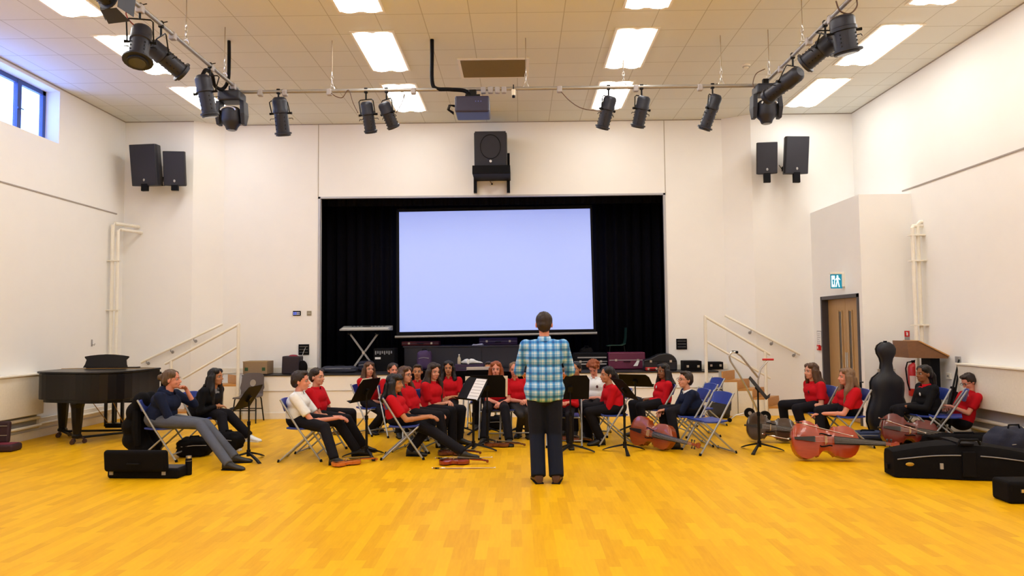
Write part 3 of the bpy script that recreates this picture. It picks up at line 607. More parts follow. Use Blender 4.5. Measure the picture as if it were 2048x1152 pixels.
# ---------------------------------------------------------------- music stand (local: player sits at +Y)
def stand(px, py, h, deg, lab, tilt=35, sheet=None, lean=0):
    q = atZ(px, py); e = thing('music_stand', lab, 'music stand', (q.x, q.y, 0), ang(deg), 'black music stands')
    for k in range(3):
        a = PI/2+2*PI*k/3+.3; c, s = math.cos(a), math.sin(a)
        mb = MB(); R = []
        for t in [i/6 for i in range(7)]:
            r = .02+.29*t; z = .085*(1-t)**.8+.012; w_ = .014+.012*t; hh = .016*(1-.5*t)
            o = V((-s, c, 0)); p = V((c*r, s*r, z)); R.append([p-o*w_-V((0, 0, hh*.6)), p+o*w_-V((0, 0, hh*.6)), p+o*w_*.6+V((0, 0, hh)), p-o*w_*.6+V((0, 0, hh))])
        mb.loft(R).build('leg', M_BLKMET, e)
    MB().cyl((0, 0, .06), (0, 0, .14), .025).cyl((0, 0, .1), (0, 0, h*.62), .016).cyl((0, 0, h*.6), (0, 0, h-.02), .011).build('shaft', M_BLKMET, e, smooth=True)
    MB().cyl((0, 0, h*.6-.02), (0, 0, h*.6+.03), .022, n=10).build('height_clutch', M_BLACK, e)
    R = Matrix.Rotation(ang(tilt), 3, 'X') @ Matrix.Rotation(ang(lean), 3, 'Y'); o = V((0, 0, h))
    def P(x, y, z): return o + R @ V((x, y, z))
    pts = [(-.255, -.15), (.255, -.15), (.255, .12), (.215, .185), (-.215, .185), (-.255, .12)]
    dk = MB().loft([[P(a, .014, b) for a, b in pts], [P(a, .018, b) for a, b in pts]]).build('desk', M_BLACK, e)
    MB().loft([[P(-.255, .014, -.15), P(.255, .014, -.15), P(.255, .07, -.15), P(-.255, .07, -.15)], [P(-.255, .014, -.146), P(.255, .014, -.146), P(.255, .07, -.146), P(-.255, .07, -.146)]]).build('ledge', M_BLACK, dk)
    MB().box(P(0, 0, 0), (.06, .035, .08), R).build('tilt_head', M_BLKMET, e)
    if sheet:
        for i, (x0, x1, z0, z1, lb) in enumerate(sheet):
            s_ = thing('sheet_music', lb, 'sheet music', M=MW(e) @ Matrix.Translation(o) @ R.to_4x4())
            MB().b2((x0, .020, z0), (x1, .023, z1)).build('paper', M_PAPER, s_)
            mb = MB()
            for k in range(6):
                zz = z1-.03-k*(z1-z0)/7; mb.b2((x0+.015, .0235, zz-.006), (x1-.015, .0245, zz))
            mb.build('staves', M_GREY, s_)
    return e
stand(497, 922, .77, 88, 'music stand seen edge-on before the two seated women at far left', 33)
stand(733, 915, .83, 72, 'music stand in front of the boy in white and the girl beside him', 30, [(-.24, .0, -.14, .20, 'white sheet edge on the stand left of the front girls')])
stand(947, 903, .80, 128, 'music stand with a bright tilted sheet, left of the conductor', 32, [(-.22, .02, -.14, .17, 'bright white music sheet on the tilted stand left of the conductor')])
stand(975, 893, .80, 4, 'wide music stand facing the red-haired girl, in front of her knees', 20, [(.20, .285, -.14, .17, 'white sheet sticking out left of the wide centre stand'), (-.30, -.235, -.14, .17, 'white sheet sticking out right of the wide centre stand')])
stand(828, 868, .80, 0, 'music stand hiding the chin of the dark-haired boy in the back row', 22)
stand(911, 864, .78, 0, 'music stand in front of the black-haired girl in the back row', 22)
stand(962, 866, .80, 6, 'music stand with a white sheet, left of the red-haired girl', 22, [(-.22, .16, -.10, .235, 'white sheet showing above the stand left of the red-haired girl')])
stand(1037, 868, .78, -4, 'music stand close to the left elbow of the conductor', 22)
stand(1142, 905, .82, 4, 'music stand just right of the conductor, hiding a child in red', 18)
stand(1250, 905, .80, -78, 'music stand seen edge-on in front of the girl leaning forward', 38, [(-.18, .20, -.14, .175, 'white sheet on the edge-on stand at the leaning girl')])
stand(1272, 862, .76, -28, 'music stand with a broad black desk tilted flat behind the cello', 52)
stand(1519, 903, .80, -110, 'music stand beside the steel trolley, right of the empty chairs', 38)
# ---------------------------------------------------------------- violin family
_OUT = [(0, .03), (.01, .10), (.03, .165), (.07, .225), (.13, .268), (.20, .285), (.27, .275), (.33, .24), (.365, .228), (.38, .243), (.395, .215), (.44, .160), (.50, .146), (.56, .157), (.61, .20), (.628, .225), (.645, .212), (.70, .225), (.78, .238), (.85, .228), (.92, .185), (.965, .12), (.99, .06), (1, .035)]
def fiddle(name, lab, M, L=.36, th=.09, colr=(.28, .07, .015), group=None, cello=False):
    # th: rib height / body length
    e = thing(name, lab, name, M=M, group=group); m = mat('varnish_%d_%d' % (colr[0]*100, colr[1]*100), colr, .25, var=.25, scale=9, stretch=(4, .8, 4), coat=.4)
    nb = 8; top = []; bot = []; mb = MB(); T = th*L
    rings = []
    for t, w_ in _OUT:
        t = t*L; w_ = w_*L; r = []
        for i in range(nb+1):
            a = -1+2*i/nb; r.append((a*w_*1.03, t, T+.030*L*(1-a*a)*min(1, w_/(.15*L))))
        for i in range(nb+1):
            a = 1-2*i/nb; r.append((a*w_*1.03, t, -.028*L*(1-a*a)*min(1, w_/(.15*L))))
        rings.append(r)
    mb.loft(rings); mb.build('body', m, e, smooth=True)
    for s in (-1, 1): MB().tube([(s*.085*L, .40*L, T+.030*L), (s*.10*L, .42*L, T+.026*L), (s*.095*L, .47*L, T+.029*L), (s*.075*L, .54*L, T+.033*L), (s*.08*L, .58*L, T+.032*L)], (.007 if L < .5 else .010)*L, 6).build('f_hole', M_BLACK, e)
    nk = .36 if cello else .38
    MB().loft([[(-w_*L, y*L, T+z*L-.02*L), (w_*L, y*L, T+z*L-.02*L), (w_*L, y*L, T+z*L), (0, y*L, T+z*L+.008*L), (-w_*L, y*L, T+z*L)] for w_, y, z in ((.062, .60, .09), (.035, 1.0+nk, .045))]).build('fingerboard', mat('ebony', (.012, .009, .008), .3), e)
    hs = [(.035, .99, -.0, .07), (.03, 1.1, .0, .05), (.028, 1.0+nk, -.0, .03), (.025, 1.08+nk, -.02, .02), (.02, 1.17+nk, -.04, .0)]
    nm = MB().loft([[(-w_*L, y*L, T+z1*L-.055*L), (w_*L, y*L, T+z1*L-.055*L), (w_*L, y*L, T+z1*L), (-w_*L, y*L, T+z1*L)] for w_, y, z0, z1 in hs])
    c = V((0, (1.19+nk)*L, T-.045*L))
    nm.cyl(c-V((.04*L, 0, 0)), c+V((.04*L, 0, 0)), .045*L, n=12).cyl(c-V((.052*L, 0, 0)), c+V((.052*L, 0, 0)), .022*L, n=10)
    nm.build('neck_and_scroll', m, e)
    for k in range(4):
        s = 1 if k % 2 else -1; y = (1.05+nk+.028*k)*L; pk = .6 if cello else 1; MB().cyl((0, y, T-.02*L), (s*.10*L*pk, y, T-.02*L), .009*L, n=6).ell((s*.115*L*pk, y, T-.02*L), (.02*L, .02*L, .009*L), 8, 5).build('peg', MATS['ebony'], e)
    MB().loft([[(-.07*L, .475*L, T+.03*L), (.07*L, .475*L, T+.03*L), (.05*L, .475*L, T+.115*L), (-.05*L, .475*L, T+.115*L)], [(-.07*L, .485*L, T+.03*L), (.07*L, .485*L, T+.03*L), (.05*L, .485*L, T+.115*L), (-.05*L, .485*L, T+.115*L)]]).build('bridge', mat('maple', (.55, .36, .17), .5), e)
    MB().loft([[(-w_*L, y*L, T+z*L-.012*L), (w_*L, y*L, T+z*L-.012*L), (w_*L, y*L, T+z*L), (-w_*L, y*L, T+z*L)] for w_, y, z in ((.018, .02, .06), (.044, .32, .085))]).build('tailpiece', MATS['ebony'], e)
    mb = MB()
    for k in range(4):
        x = (-.036+.024*k)*L; mb.tube([(x, .31*L, T+.085*L), (x, .48*L, T+.118*L), (x*.5, (1.0+nk)*L, T+.055*L), (x*.3, (1.10+nk)*L, T+.01*L)], .0022*L if not cello else .0018*L, 4)
    mb.build('strings', M_STEEL, e)
    if cello: MB().cyl((0, -.04*L, T*.5), (0, .01*L, T*.5), .02*L, n=10).build('endpin', MATS['ebony'], e)
    else: MB().ell((.12*L, .10*L, T+.07*L), (.09*L, .08*L, .02*L)).build('chin_rest', MATS['ebony'], e, smooth=True)
    return e
def floor_violin(px, py, deg, lab, L=.35, colr=(.28, .07, .015), n=(0, 0, 1), dz=.015, **k):
    q = atZ(px, py); a = ang(deg); return fiddle('violin', lab, frame((q.x, q.y, dz), (math.cos(a), math.sin(a), 0), n), L, colr=colr, group='violins lying on the floor', **k)
floor_violin(664, 934, 35, 'orange violin on the floor at the front boy\'s feet', .36, (.50, .13, .02))
floor_violin(668, 868, -28, 'dark violin on the floor behind the girl with tied-back hair', .34, (.07, .03, .012))
floor_violin(878, 929, 2, 'reddish-brown violin next to a bow on the front edge of the group', .37, (.26, .03, .01))
floor_violin(876, 910, -4, 'brown violin just behind the front bow, under the stretched leg', .35, (.14, .035, .014))
floor_violin(968, 893, -8, 'dark brown violin under the wide centre music stand', .36, (.16, .04, .012))
floor_violin(1120, 880, -38, 'brown violin on the floor just right of the conductor', .37, (.28, .07, .015))
def bow(lab, A, B, L=None):
    A, B = V(A), V(B); e = thing('violin_bow', lab, 'bow', A, 0, 'bows'); d = (B-A).normalized(); up = V((0, 0, 1)) if abs(d.z) < .8 else V((0, 1, 0))
    sd = d.cross(V((0, 0, 1))).normalized(); up = sd.cross(d)
    MB().tube([A, A.lerp(B, .5)-up*.012, B], [.006, .0055, .004], 6).build('stick', mat('bow_wood', (.16, .012, .008), .3), e, smooth=True, world=True)
    MB().tube([A+d*.05+sd*.014, B-d*.015+sd*.012], .0025, 5).build('hair', M_PAPER, e, world=True)
    MB().box(A+d*.05+sd*.008, (.05, .016, .014), Matrix.Rotation(math.atan2(d.y, d.x), 3, 'Z')).build('frog', M_BLACK, e, world=True)
    MB().cyl(A+d*.10, A+d*.14, .0075, n=8).cyl(A-d*.012, A, .0075, n=8).build('grip_wrap', M_STEEL, e, world=True)
    MB().cyl(B-d*.02, B, .004, .009, 6).build('tip', M_PAPER, e, world=True)
z1 = .012
bow('violin bow lying nearest the camera, left of the conductor', atZ(866, 936, z1), atZ(991, 935, z1))
bow('violin bow behind the reddish-brown violin', atZ(872, 916, z1), atZ(985, 914, z1))
bow('violin bow on the floor beside the dark violin behind the girl', atZ(700, 869, z1), atZ(720, 873, z1))
def floor_cello(lab, x, y, z, u, n, L, colr, **k): return fiddle('cello', lab, frame((x, y, z), u, n), L, .155, colr, 'cellos lying on their sides', True)
q = atZ(1584, 920); floor_cello('bright orange-red cello lying on its side in front of the long-haired girl', q.x, q.y+.06, .232, (1, -.10, -.055), (-.05, -1, .30), .78, (.34, .040, .006))
q = atZ(1500, 884); floor_cello('dark brown cello on its side beneath the right music stand', q.x-.02, q.y+.1, .215, (.93, -.25, -.10), (-.25, -1, .25), .66, (.045, .022, .012))
q = atZ(1763, 893); floor_cello('dark red cello on its side in front of the girl in the blazer', q.x, q.y+.05, .235, (.92, -.20, -.11), (-.2, -1, .28), .70, (.12, .010, .006))
q = atZ(1268, 893); floor_cello('orange-brown cello on its side at the feet of the boy in glasses', q.x+.03, q.y+.08, .22, (.66, -.70, -.10), (-.75, -.6, .22), .68, (.26, .048, .010))
bow('cello bow balanced across the dark red cello', atY(1759, 836, 9.12), atY(1852, 866, 9.0))
bow('cello bow resting on top of the bright orange-red cello', atY(1590, 843, 8.66), atY(1706, 872, 8.55))
bow('pale cello bow across the dark brown cello', atY(1526, 868, 8.95), atY(1578, 878, 8.85))
# ---------------------------------------------------------------- cases
_CC = [(0, .12), (.02, .17), (.07, .215), (.15, .24), (.25, .235), (.34, .205), (.42, .175), (.50, .185), (.57, .185), (.62, .16), (.66, .105), (.70, .07), (.78, .058), (.83, .07), (.88, .10), (.93, .108), (.97, .09), (1, .045)]
def case_shell(out, L, D, mb, cx=1.0):
    R = []
    for t, w_ in out:
        w_ = w_*L*cx; k = D*(.55+.45*min(1, w_/(.17*L))); R.append([(math.copysign(abs(math.cos(a))**.6, math.cos(a))*w_, t*L, math.copysign(abs(math.sin(a))**.6, math.sin(a))*k/2) for a in [2*PI*i/20 for i in range(20)]])
    return mb.loft(R)
q = atZ(1777, 872); e = thing('cello_case', 'black hard cello case standing upright by the wall right of the door', 'cello case', M=frame((q.x, q.y, 0), (0, .0, 1), (-.1, -1, 0)))
MCC = mat('case_charcoal', (.010, .0105, .016), .4, spec=.35)
case_shell(_CC, 1.36, .30, MB(), .90).build('shell', MCC, e, smooth='all')
mb = MB(); mb.tube([(w_*1.36*.92, t*1.36, 0) for t, w_ in _CC]+[(-w_*1.36*.92, t*1.36, 0) for t, w_ in _CC[::-1]], .008, 6); mb.build('rim_trim', M_BLACK, e, smooth=True)
MB().tube([(-.325, .78, 0), (-.365, .78, 0), (-.365, .62, 0), (-.325, .62, 0)], .012).build('carry_handle', M_BLACK, e)
for y, x in ((.95, .105), (.95, -.105), (.45, .32)): MB().box((x, y, .0), (.03, .05, .04)).build('latch', M_STEEL, e)
MB().box((0, 1.37, 0), (.04, .03, .04)).build('top_ring', M_BLACK, e)
# big soft case lying in the right foreground
A = atZ(1790, 955); B = V((A.x+1.42, A.y-.02, 0))
e = thing('cello_case', 'large black fabric cello case lying in the right foreground', 'cello case', M=frame((A.x, A.y+.12, 0), (1, -.10, 0), (0, 0, 1)))
o2 = [(0, .085), (.02, .10), (.12, .11), (.25, .12), (.38, .145), (.5, .165), (.62, .17), (.75, .19), (.88, .19), (.97, .15), (1, .09)]
R = []
for t, w_ in o2:
    w_ *= 1.5; h = .27+.09*math.sin(PI*min(1, t*1.1)); R.append([(-w_, t*1.5, .01), (w_, t*1.5, .01), (w_*1.03, t*1.5, h*.4), (w_, t*1.5, h*.8), (w_*.8, t*1.5, h), (0, t*1.5, h*1.04), (-w_*.8, t*1.5, h), (-w_, t*1.5, h*.8), (-w_*1.03, t*1.5, h*.4)])
MB().loft(R).build('body', M_CASE, e, smooth=True)
def lo(t): 
    for i in range(len(o2)-1):
        if o2[i][0] <= t <= o2[i+1][0]: return (o2[i][1]+(o2[i+1][1]-o2[i][1])*(t-o2[i][0])/(o2[i+1][0]-o2[i][0]))*1.5
for a, b in ((.02, .42), (.54, .98)): MB().tube([(lo(t)*1.035, t*1.5, (.27+.09*math.sin(PI*min(1, t*1.1)))*.72) for t in [a+(b-a)*i/14 for i in range(15)]], .006, 6).build('zip', mat('zip_grey', (.25, .25, .27), .4), e)
MB().ell((lo(.1)*1.03, .15, .15), (.008, .045, .02)).build('badge', mat('brass_badge', (.45, .30, .05), .35, metal=.6), e, smooth=True)
MB().box((lo(.47)*1.03, .70, .17), (.03, .13, .26), bev=.008).box((0, .70, .372), (lo(.47)*1.9, .13, .02)).build('strap', M_BLACK, e)
MB().tube([(lo(.5)*.9, .60, .36), (lo(.5)*.95, .63, .42), (lo(.5)*.95, .80, .42), (lo(.5)*.9, .83, .37)], .014).build('carry_handle', M_BLACK, e, smooth=True)
MB().box((lo(.3)*1.04, .45, .14), (.02, .03, .06)).build('side_clip', M_GREY, e); MB().box((0, -.012, .10), (.06, .03, .05)).build('end_foot', M_BLACK, e)
def lump(name, lab, cat, c, d, m, rot=0, seed=0, amp=.12, parts=None, sub=18, flat=.55):
    # sagging fabric bag: superellipsoid with folds
    e = thing(name, lab, cat, (c[0], c[1], 0), ang(rot)); mb = MB(); R = []
    for i in range(1, sub):
        ph = -PI/2+PI*i/sub; r = []
        for j in range(36):
            th = 2*PI*j/36; x = math.copysign(abs(math.cos(ph))**flat, 1)*math.copysign(abs(math.cos(th))**flat, math.cos(th)); y = abs(math.cos(ph))**flat*math.copysign(abs(math.sin(th))**flat, math.sin(th)); z = math.copysign(abs(math.sin(ph))**flat, math.sin(ph))
            k = 1+amp*noise.noise(V((x*2+seed, y*2, z*2.2+seed*.7)))*1.6
            r.append((x*d[0]/2*k, y*d[1]/2*k, max(.002, d[2]/2+z*d[2]/2*k)))
        R.append(r)
    mb.loft(R).build('bag_body', m, e, smooth='all')
    if parts != 0:
        MB().tube([(-d[0]*.15, -.02, d[2]*.92), (-d[0]*.12, -.02, d[2]*1.08), (d[0]*.12, -.02, d[2]*1.08), (d[0]*.15, -.02, d[2]*.92)], .011).build('carry_handle', M_BLACK, e, smooth=True)
        MB().tube([(-d[0]*.36, -d[1]*.47, d[2]*.62), (0, -d[1]*.53, d[2]*.66), (d[0]*.36, -d[1]*.47, d[2]*.62)], .005, 5).build('zip', M_GREY, e)
    return e
q = atZ(1935, 902); lump('instrument_bag', 'long black bag lying in front of the boy at the right wall', 'bag', (q.x-.05, q.y), (.95, .28, .22), M_CASE, -3, 1)
q = atZ(2025, 930); lump('holdall', 'bulky navy and black bag at the right edge behind the cello case', 'bag', (q.x+.05, q.y+.05), (.55, .42, .42), M_NAVY, 10, 4)
q = atZ(1728, 880); e = lump('violin_bag', 'flat blue bag on the floor behind the bright orange-red cello', 'bag', (q.x+.05, q.y), (.62, .3, .13), mat('blue_bag', (.015, .03, .10), .7), -12, 6, .2)
q = atZ(392, 912); lump('rucksack', 'black rucksack under the chair of the woman in black', 'bag', (q.x-.02, q.y), (.42, .3, .24), M_CASE, 20, 8)
q = atZ(452, 905); lump('shoulder_bag', 'small black shoulder bag by the crossed legs of the woman in black', 'bag', (q.x, q.y+.12), (.36, .24, .26), M_CASE, -20, 11)
q = atZ(1441, 834); lump('backpack', 'dark backpack leaning behind the empty blue chairs', 'bag', (q.x-.05, q.y-.12), (.40, .28, .46), mat('slate_fabric', (.03, .032, .04), .8), 0, 14)
q = atZ(1020, 862); lump('backpack', 'black bag with cans shape under the red-haired girl\'s row', 'bag', (q.x-.2, q.y+.25), (.42, .3, .2), M_CASE, 0, 17)
# open case in the left foreground
q = atZ(215, 962); e = thing('viola_case', 'open black oblong instrument case in the left foreground', 'instrument case', (q.x+.28, q.y+.10, 0), ang(-3))
MB().box((.05, .14, .055), (.82, .28, .11), bev=.03).build('base', M_CASE, e)
MB().box((.0, -.035, .205), (.72, .075, .24), (.10, 0, 0), bev=.035).build('lid', M_CASE, e)
MB().box((.05, .14, .112), (.76, .22, .006)).build('lining', mat('grey_lining', (.05, .045, .05), .9), e)
for x in (-.3, .3): MB().box((x, -.005, .07), (.04, .02, .05)).build('latch', M_GREY, e)
MB().tube([(-.07, -.08, .18), (-.07, -.10, .18), (.07, -.10, .18), (.07, -.08, .18)], .009).build('carry_handle', M_BLACK, e)
# open case at the far left edge
q = atZ(18, 900); e = thing('violin_case', 'open black case with dark red lining at the left edge', 'instrument case', (q.x-.06, q.y-.08, 0), ang(5))
MB().box((.0, .0, .05), (.44, .26, .10), bev=.03).build('base', mat('maroon_black', (.03, .008, .014), .7), e)
MB().box((-.0, .0, .102), (.38, .20, .006)).build('lining', mat('red_lining', (.16, .01, .03), .8), e)
MB().box((-.09, .14, .24), (.26, .07, .30), (-.1, 0, 0), bev=.03).build('lid', MATS['maroon_black'], e)
for z in (.2, .33): MB().box((-.05, .095, z), (.14, .01, .008)).build('lid_strap', M_STEEL, e)
q = atZ(2040, 1010); e = thing('violin_case', 'small black case cut off by the lower right edge', 'instrument case', (q.x+.2, q.y+.15, 0), 0)
MB().box((0, 0, .10), (.55, .26, .20), bev=.03).build('body', M_CASE, e); MB().box((-.15, -.135, .12), (.05, .015, .03)).build('latch', M_STEEL, e); MB().tube([(-.05, -.13, .12), (-.05, -.16, .12), (.08, -.16, .12), (.08, -.13, .12)], .009).build('carry_handle', M_BLACK, e)
# bottle
q = atZ(377, 950); e = thing('thermos_bottle', 'black thermos bottle with steel cap on the floor under the chair', 'bottle', (q.x, q.y, 0))
MB().loft([[(r*math.cos(2*PI*k/16), r*math.sin(2*PI*k/16), z) for k in range(16)] for r, z in ((.030, 0), (.036, .01), (.036, .17), (.031, .19))]).build('flask', M_BLACK, e, smooth=True)
MB().cyl((0, 0, .188), (0, 0, .215), .030, n=16).build('cap', M_STEEL, e, smooth=True); MB().cyl((0, 0, .16), (0, 0, .163), .0368, n=16).build('ring', M_STEEL, e)
q = atZ(1295, 912)
# ---------------------------------------------------------------- grand piano (local: keyboard along x at y=0, tail towards -y)
def piano():
    e = thing('grand_piano', 'black grand piano by the left wall with its tail towards us', 'piano', (-6.42, 11.62, 0), ang(-2))
    O = [(-.73, .02), (.73, .02), (.73, -.62), (.70, -.95), (.58, -1.16), (.38, -1.25), (.12, -1.22), (-.10, -1.15), (-.32, -1.10), (-.52, -1.06), (-.66, -.97), (-.72, -.82)]
    def sm(P, n=2):
        for _ in range(n):
            Q = []
            for i in range(len(P)):
                a, b = V((*P[i], 0)), V((*P[(i+1) % len(P)], 0)); Q += [tuple(a.lerp(b, .25)[:2]), tuple(a.lerp(b, .75)[:2])]
            P = Q
        return P
    P = sm(O, 1)
    MB().prism(P, .38, Matrix.Translation((0, 0, .64))).build('case', M_LACQ, e, bevel=.006)
    MB().prism([(x*.93, y*.93-.03) for x, y in P], .05, Matrix.Translation((0, 0, .595))).build('soundboard_frame', M_LACQ, e)
    P2 = [(x*1.025, y*1.02+.0) for x, y in P]
    ld = MB().prism(P2, .028, Matrix.Translation((0, 0, 1.022))).build('lid', M_LACQ, e, bevel=.006)
    MB().b2((-.74, -.34, 1.05), (.74, -.33, 1.056)).build('hinge', mat('brass', (.5, .3, .08), .3, metal=.9), ld)
    # keyboard arms, key slip, keys
    for s in (-1, 1): MB().prism([(0, .64), (.26, .64), (.28, .72), (.22, .80), (.10, .88), (0, .96)], .06, Matrix(((0, 0, 1, s*.70-.03), (1, 0, 0, 0), (0, 1, 0, 0), (0, 0, 0, 1)))).build('cheek', M_LACQ, e)
    MB().b2((-.70, 0, .64), (.70, .26, .70)).build('keybed', M_LACQ, e)
    MB().b2((-.66, .05, .70), (.66, .22, .725)).build('white_keys', mat('ivory', (.75, .72, .65), .3), e)
    mb = MB()
    for i in range(36):
        if i % 7 in (2, 6): continue
        mb.box((-.64+i*.0365, .09, .73), (.012, .09, .018))
    mb.build('black_keys', M_BLACK, e)
    MB().box((0, .01, .90), (1.36, .02, .16), (.3, 0, 0)).build('fallboard', M_LACQ, e)
    # music desk seen from behind
    D = [(-.36, 0), (.36, 0), (.335, .05), (.32, .12), (.355, .155), (.355, .175), (.26, .19), (.13, .203), (0, .208), (-.13, .203), (-.26, .19), (-.355, .175), (-.355, .155), (-.32, .12), (-.335, .05)]
    MB().prism(D, .02, Matrix.Translation((-.10, -.22, 1.06)) @ Matrix.Rotation(ang(78), 4, 'X')).build('music_desk', M_LACQ, e)
    MB().b2((-.40, -.26, 1.05), (.40, -.12, 1.068)).build('desk_tray', M_LACQ, e)
    MB().cyl((-.86, -.55, 1.0), (-.70, -.55, 1.0), .012, n=8).build('prop_knob', M_LACQ, e)
    for x, y in ((-.70, -.34), (.60, -.22), (-.02, -1.02)):
        R = []
        for r, z in ((.085, .62), (.10, .58), (.085, .52), (.07, .30), (.055, .14), (.07, .12), (.07, .09)): R.append([(x+r*math.cos(2*PI*k/8+PI/8), y+r*math.sin(2*PI*k/8+PI/8), z) for k in range(8)])
        lg = MB().loft(R).build('leg', M_LACQ, e)
        mb = MB()
        for k in range(3):
            a = 2*PI*k/3+.5; c = V((x+.10*math.cos(a), y+.10*math.sin(a), .032)); mb.cyl(c-V((0, .014, 0)), c+V((0, .014, 0)), .032, n=12).tube([(x, y, .09), (x+.07*math.cos(a), y+.07*math.sin(a), .08), c+V((0, 0, .03))], .014, 6)
        mb.build('castor', mat('castor_dark', (.05, .02, .015), .5), lg)
    for a, b in (((-.70, -.34), (.60, -.22)), ((-.70, -.34), (-.02, -1.02)), ((.60, -.22), (-.02, -1.02))): MB().cyl((*a, .085), (*b, .085), .017, n=8).build('dolly_bar', M_BLKMET, e)
    ly = MB()
    for s in (-1, 1): ly.b2((s*.07-.02, -.06, .16), (s*.07+.02, -.02, .60))
    ly.b2((-.17, -.10, .10), (.17, .04, .17)).b2((-.14, -.08, .56), (.14, .0, .60)); ly.build('pedal_lyre', M_LACQ, e)
    for s in (-1, 0, 1): MB().box((s*.06, .08, .11), (.03, .12, .012), bev=.003).build('pedal', MATS['brass'], e)
    for s in (-1, 1): MB().cyl((s*.12, -.08, .16), (s*.17, -.50, .60), .006, n=6).build('brace_rod', MATS['brass'], e)
piano()
e = thing('piano_stool', 'black piano stool with padded seat behind the grand piano', 'stool', (-6.85, 12.6, 0), ang(-2))
MB().box((0, 0, .50), (.62, .36, .07), bev=.02).build('cushion', mat('black_leather', (.02, .02, .022), .35), e)
MB().box((0, 0, .43), (.62, .34, .05)).build('apron', M_LACQ, e)
for sx in (-1, 1):
    for sy in (-1, 1): MB().cyl((sx*.27, sy*.14, 0), (sx*.27, sy*.14, .44), .025, .03, 8).build('leg', M_LACQ, e)
# school chair
q = atZ(499, 843); e = thing('school_chair', 'grey-brown plastic school chair with a round hole in its back', 'chair', (q.x, q.y-.08, 0), ang(182)); 
MG = mat('taupe_plastic', (.085, .065, .06), .5); R = []
N = 24; outer = []; inner = []
for k in range(N):
    a = 2*PI*k/N; cx, sx_ = math.cos(a), math.sin(a); outer.append(V((math.copysign(abs(cx)**.45, cx)*(.20+.02*(sx_ < 0)), 0, .68+math.copysign(abs(sx_)**.45, sx_)*.17))); inner.append(V((.055*cx, 0, .67+.062*sx_)))
def bk(p, o): return V((p.x, -.20-(p.z-.46)*.22+.35*p.x*p.x+o, p.z))
mb = MB(); vs = [bk(p, 0) for p in outer]+[bk(p, 0) for p in inner]+[bk(p, -.012) for p in outer]+[bk(p, -.012) for p in inner]; fs = []
for k in range(N):
    j = (k+1) % N; fs += [(k, j, N+j, N+k), (2*N+k, 3*N+k, 3*N+j, 2*N+j), (k, 2*N+k, 2*N+j, j), (N+k, N+j, 3*N+j, 3*N+k)]
mb.add(vs, fs).build('backrest', MG, e, smooth=True)
mb = MB(); mb.loft([[(-.2, y, z), (.2, y, z), (.2, y, z-.014), (-.2, y, z-.014)] for y, z in ((-.215, .54), (-.205, .48), (-.18, .455), (-.1, .445), (.1, .45), (.18, .455), (.21, .44))]); mb.build('seat', MG, e)
for s in (-1, 1):
    for t in (-1, 1): MB().tube([(s*.17, t*.13, .44), (s*.185, t*.14, .40), (s*.21, t*.22, 0)], .012).build('leg', M_BLKMET, e, smooth=True)
for t in (-.17, .17): MB().cyl((-.19, t, .22), (.19, t, .22), .009).build('crossbar', M_BLKMET, e)
# ---------------------------------------------------------------- trolley with hooped handle beside the right stand
q = atZ(1512, 848); Y = q.y
e = thing('instrument_trolley', 'steel tube trolley with hooped handle and black wheels near the right stairs', 'trolley', (q.x, Y, 0))
def tp(x, y, dy=0): return atY(x, y, Y+dy)
for dy in (-.0, .18):
    MB().tube([tp(1519, 830, dy), tp(1498, 785, dy), tp(1478, 748, dy), tp(1461, 722, dy), tp(1458, 712, dy), tp(1463, 705, dy), tp(1471, 704, dy), tp(1482, 712, dy), tp(1500, 735, dy), tp(1516, 755, dy)], .017).build('hoop_tube', M_STEEL, e, smooth=True, world=True)
MB().tube([tp(1516, 838, .09), tp(1516, 760, .09), tp(1521, 738, .09), tp(1535, 722, .09)], .015).build('mast', M_STEEL, e, smooth=True, world=True)
MB().cyl(tp(1525, 719, .09), tp(1547, 719, .09), .018).build('red_grip', M_RED, e, smooth=True, world=True)
MB().box(tp(1470, 704, .09), (.05, .22, .04), bev=.01).build('hoop_clamp', M_BLACK, e, world=True)
MB().tube([tp(1461, 838), tp(1472, 830), tp(1487, 827), tp(1530, 832)], .013).tube([tp(1518, 826), tp(1545, 848), tp(1560, 858)], .013).build('base_frame', M_STEEL, e, smooth=True, world=True)
for x, y, r, dy in ((1499, 826, .085, -.02), (1530, 833, .092, -.06)):
    c = tp(x, y, dy); wl = MB().cyl(c-V((0, .02, 0)), c+V((0, .02, 0)), r, n=24).build('wheel', M_BLACK, e, smooth=True, world=True)
    MB().cyl(c-V((0, .026, 0)), c+V((0, .026, 0)), .03, n=16).build('hub', M_GREY, wl, world=True)
c = tp(1459, 840); MB().cyl(c-V((0, .02, 0)), c+V((0, .02, 0)), .035, n=16).build('castor', M_BLACK, e, world=True)
# ---------------------------------------------------------------- lectern, extinguisher and plates at the right
q = atX(1850, 700, 5.75); LY = 10.75
def lp(x, y, dy=0): return atY(x, y, LY+dy)
e = thing('lectern', 'wooden lectern with a sloping top behind the girl in the blazer', 'lectern', (lp(1850, 700).x, LY, 0))
MW_ = mat('walnut_veneer', (.20, .085, .03), .45, stretch=(3, 3, 20), scale=5, var=.3)
quadbox(MB(), [], 0) if False else None
mb = MB(); P = [lp(1814, 682), lp(1840, 682), lp(1898, 712), lp(1896, 717), lp(1818, 716)]; mb.loft([P, [p+V((0, .42, 0)) for p in P]]); mb.build('desk_box', MW_, e, world=True)
mb = MB(); P = [lp(1839, 681, -.02), lp(1899, 711, -.02), lp(1899, 713.5, -.02), lp(1839, 683.5, -.02)]; mb.loft([P, [p+V((0, .46, 0)) for p in P]]); mb.build('sloping_top', M_WOOD, e, world=True)
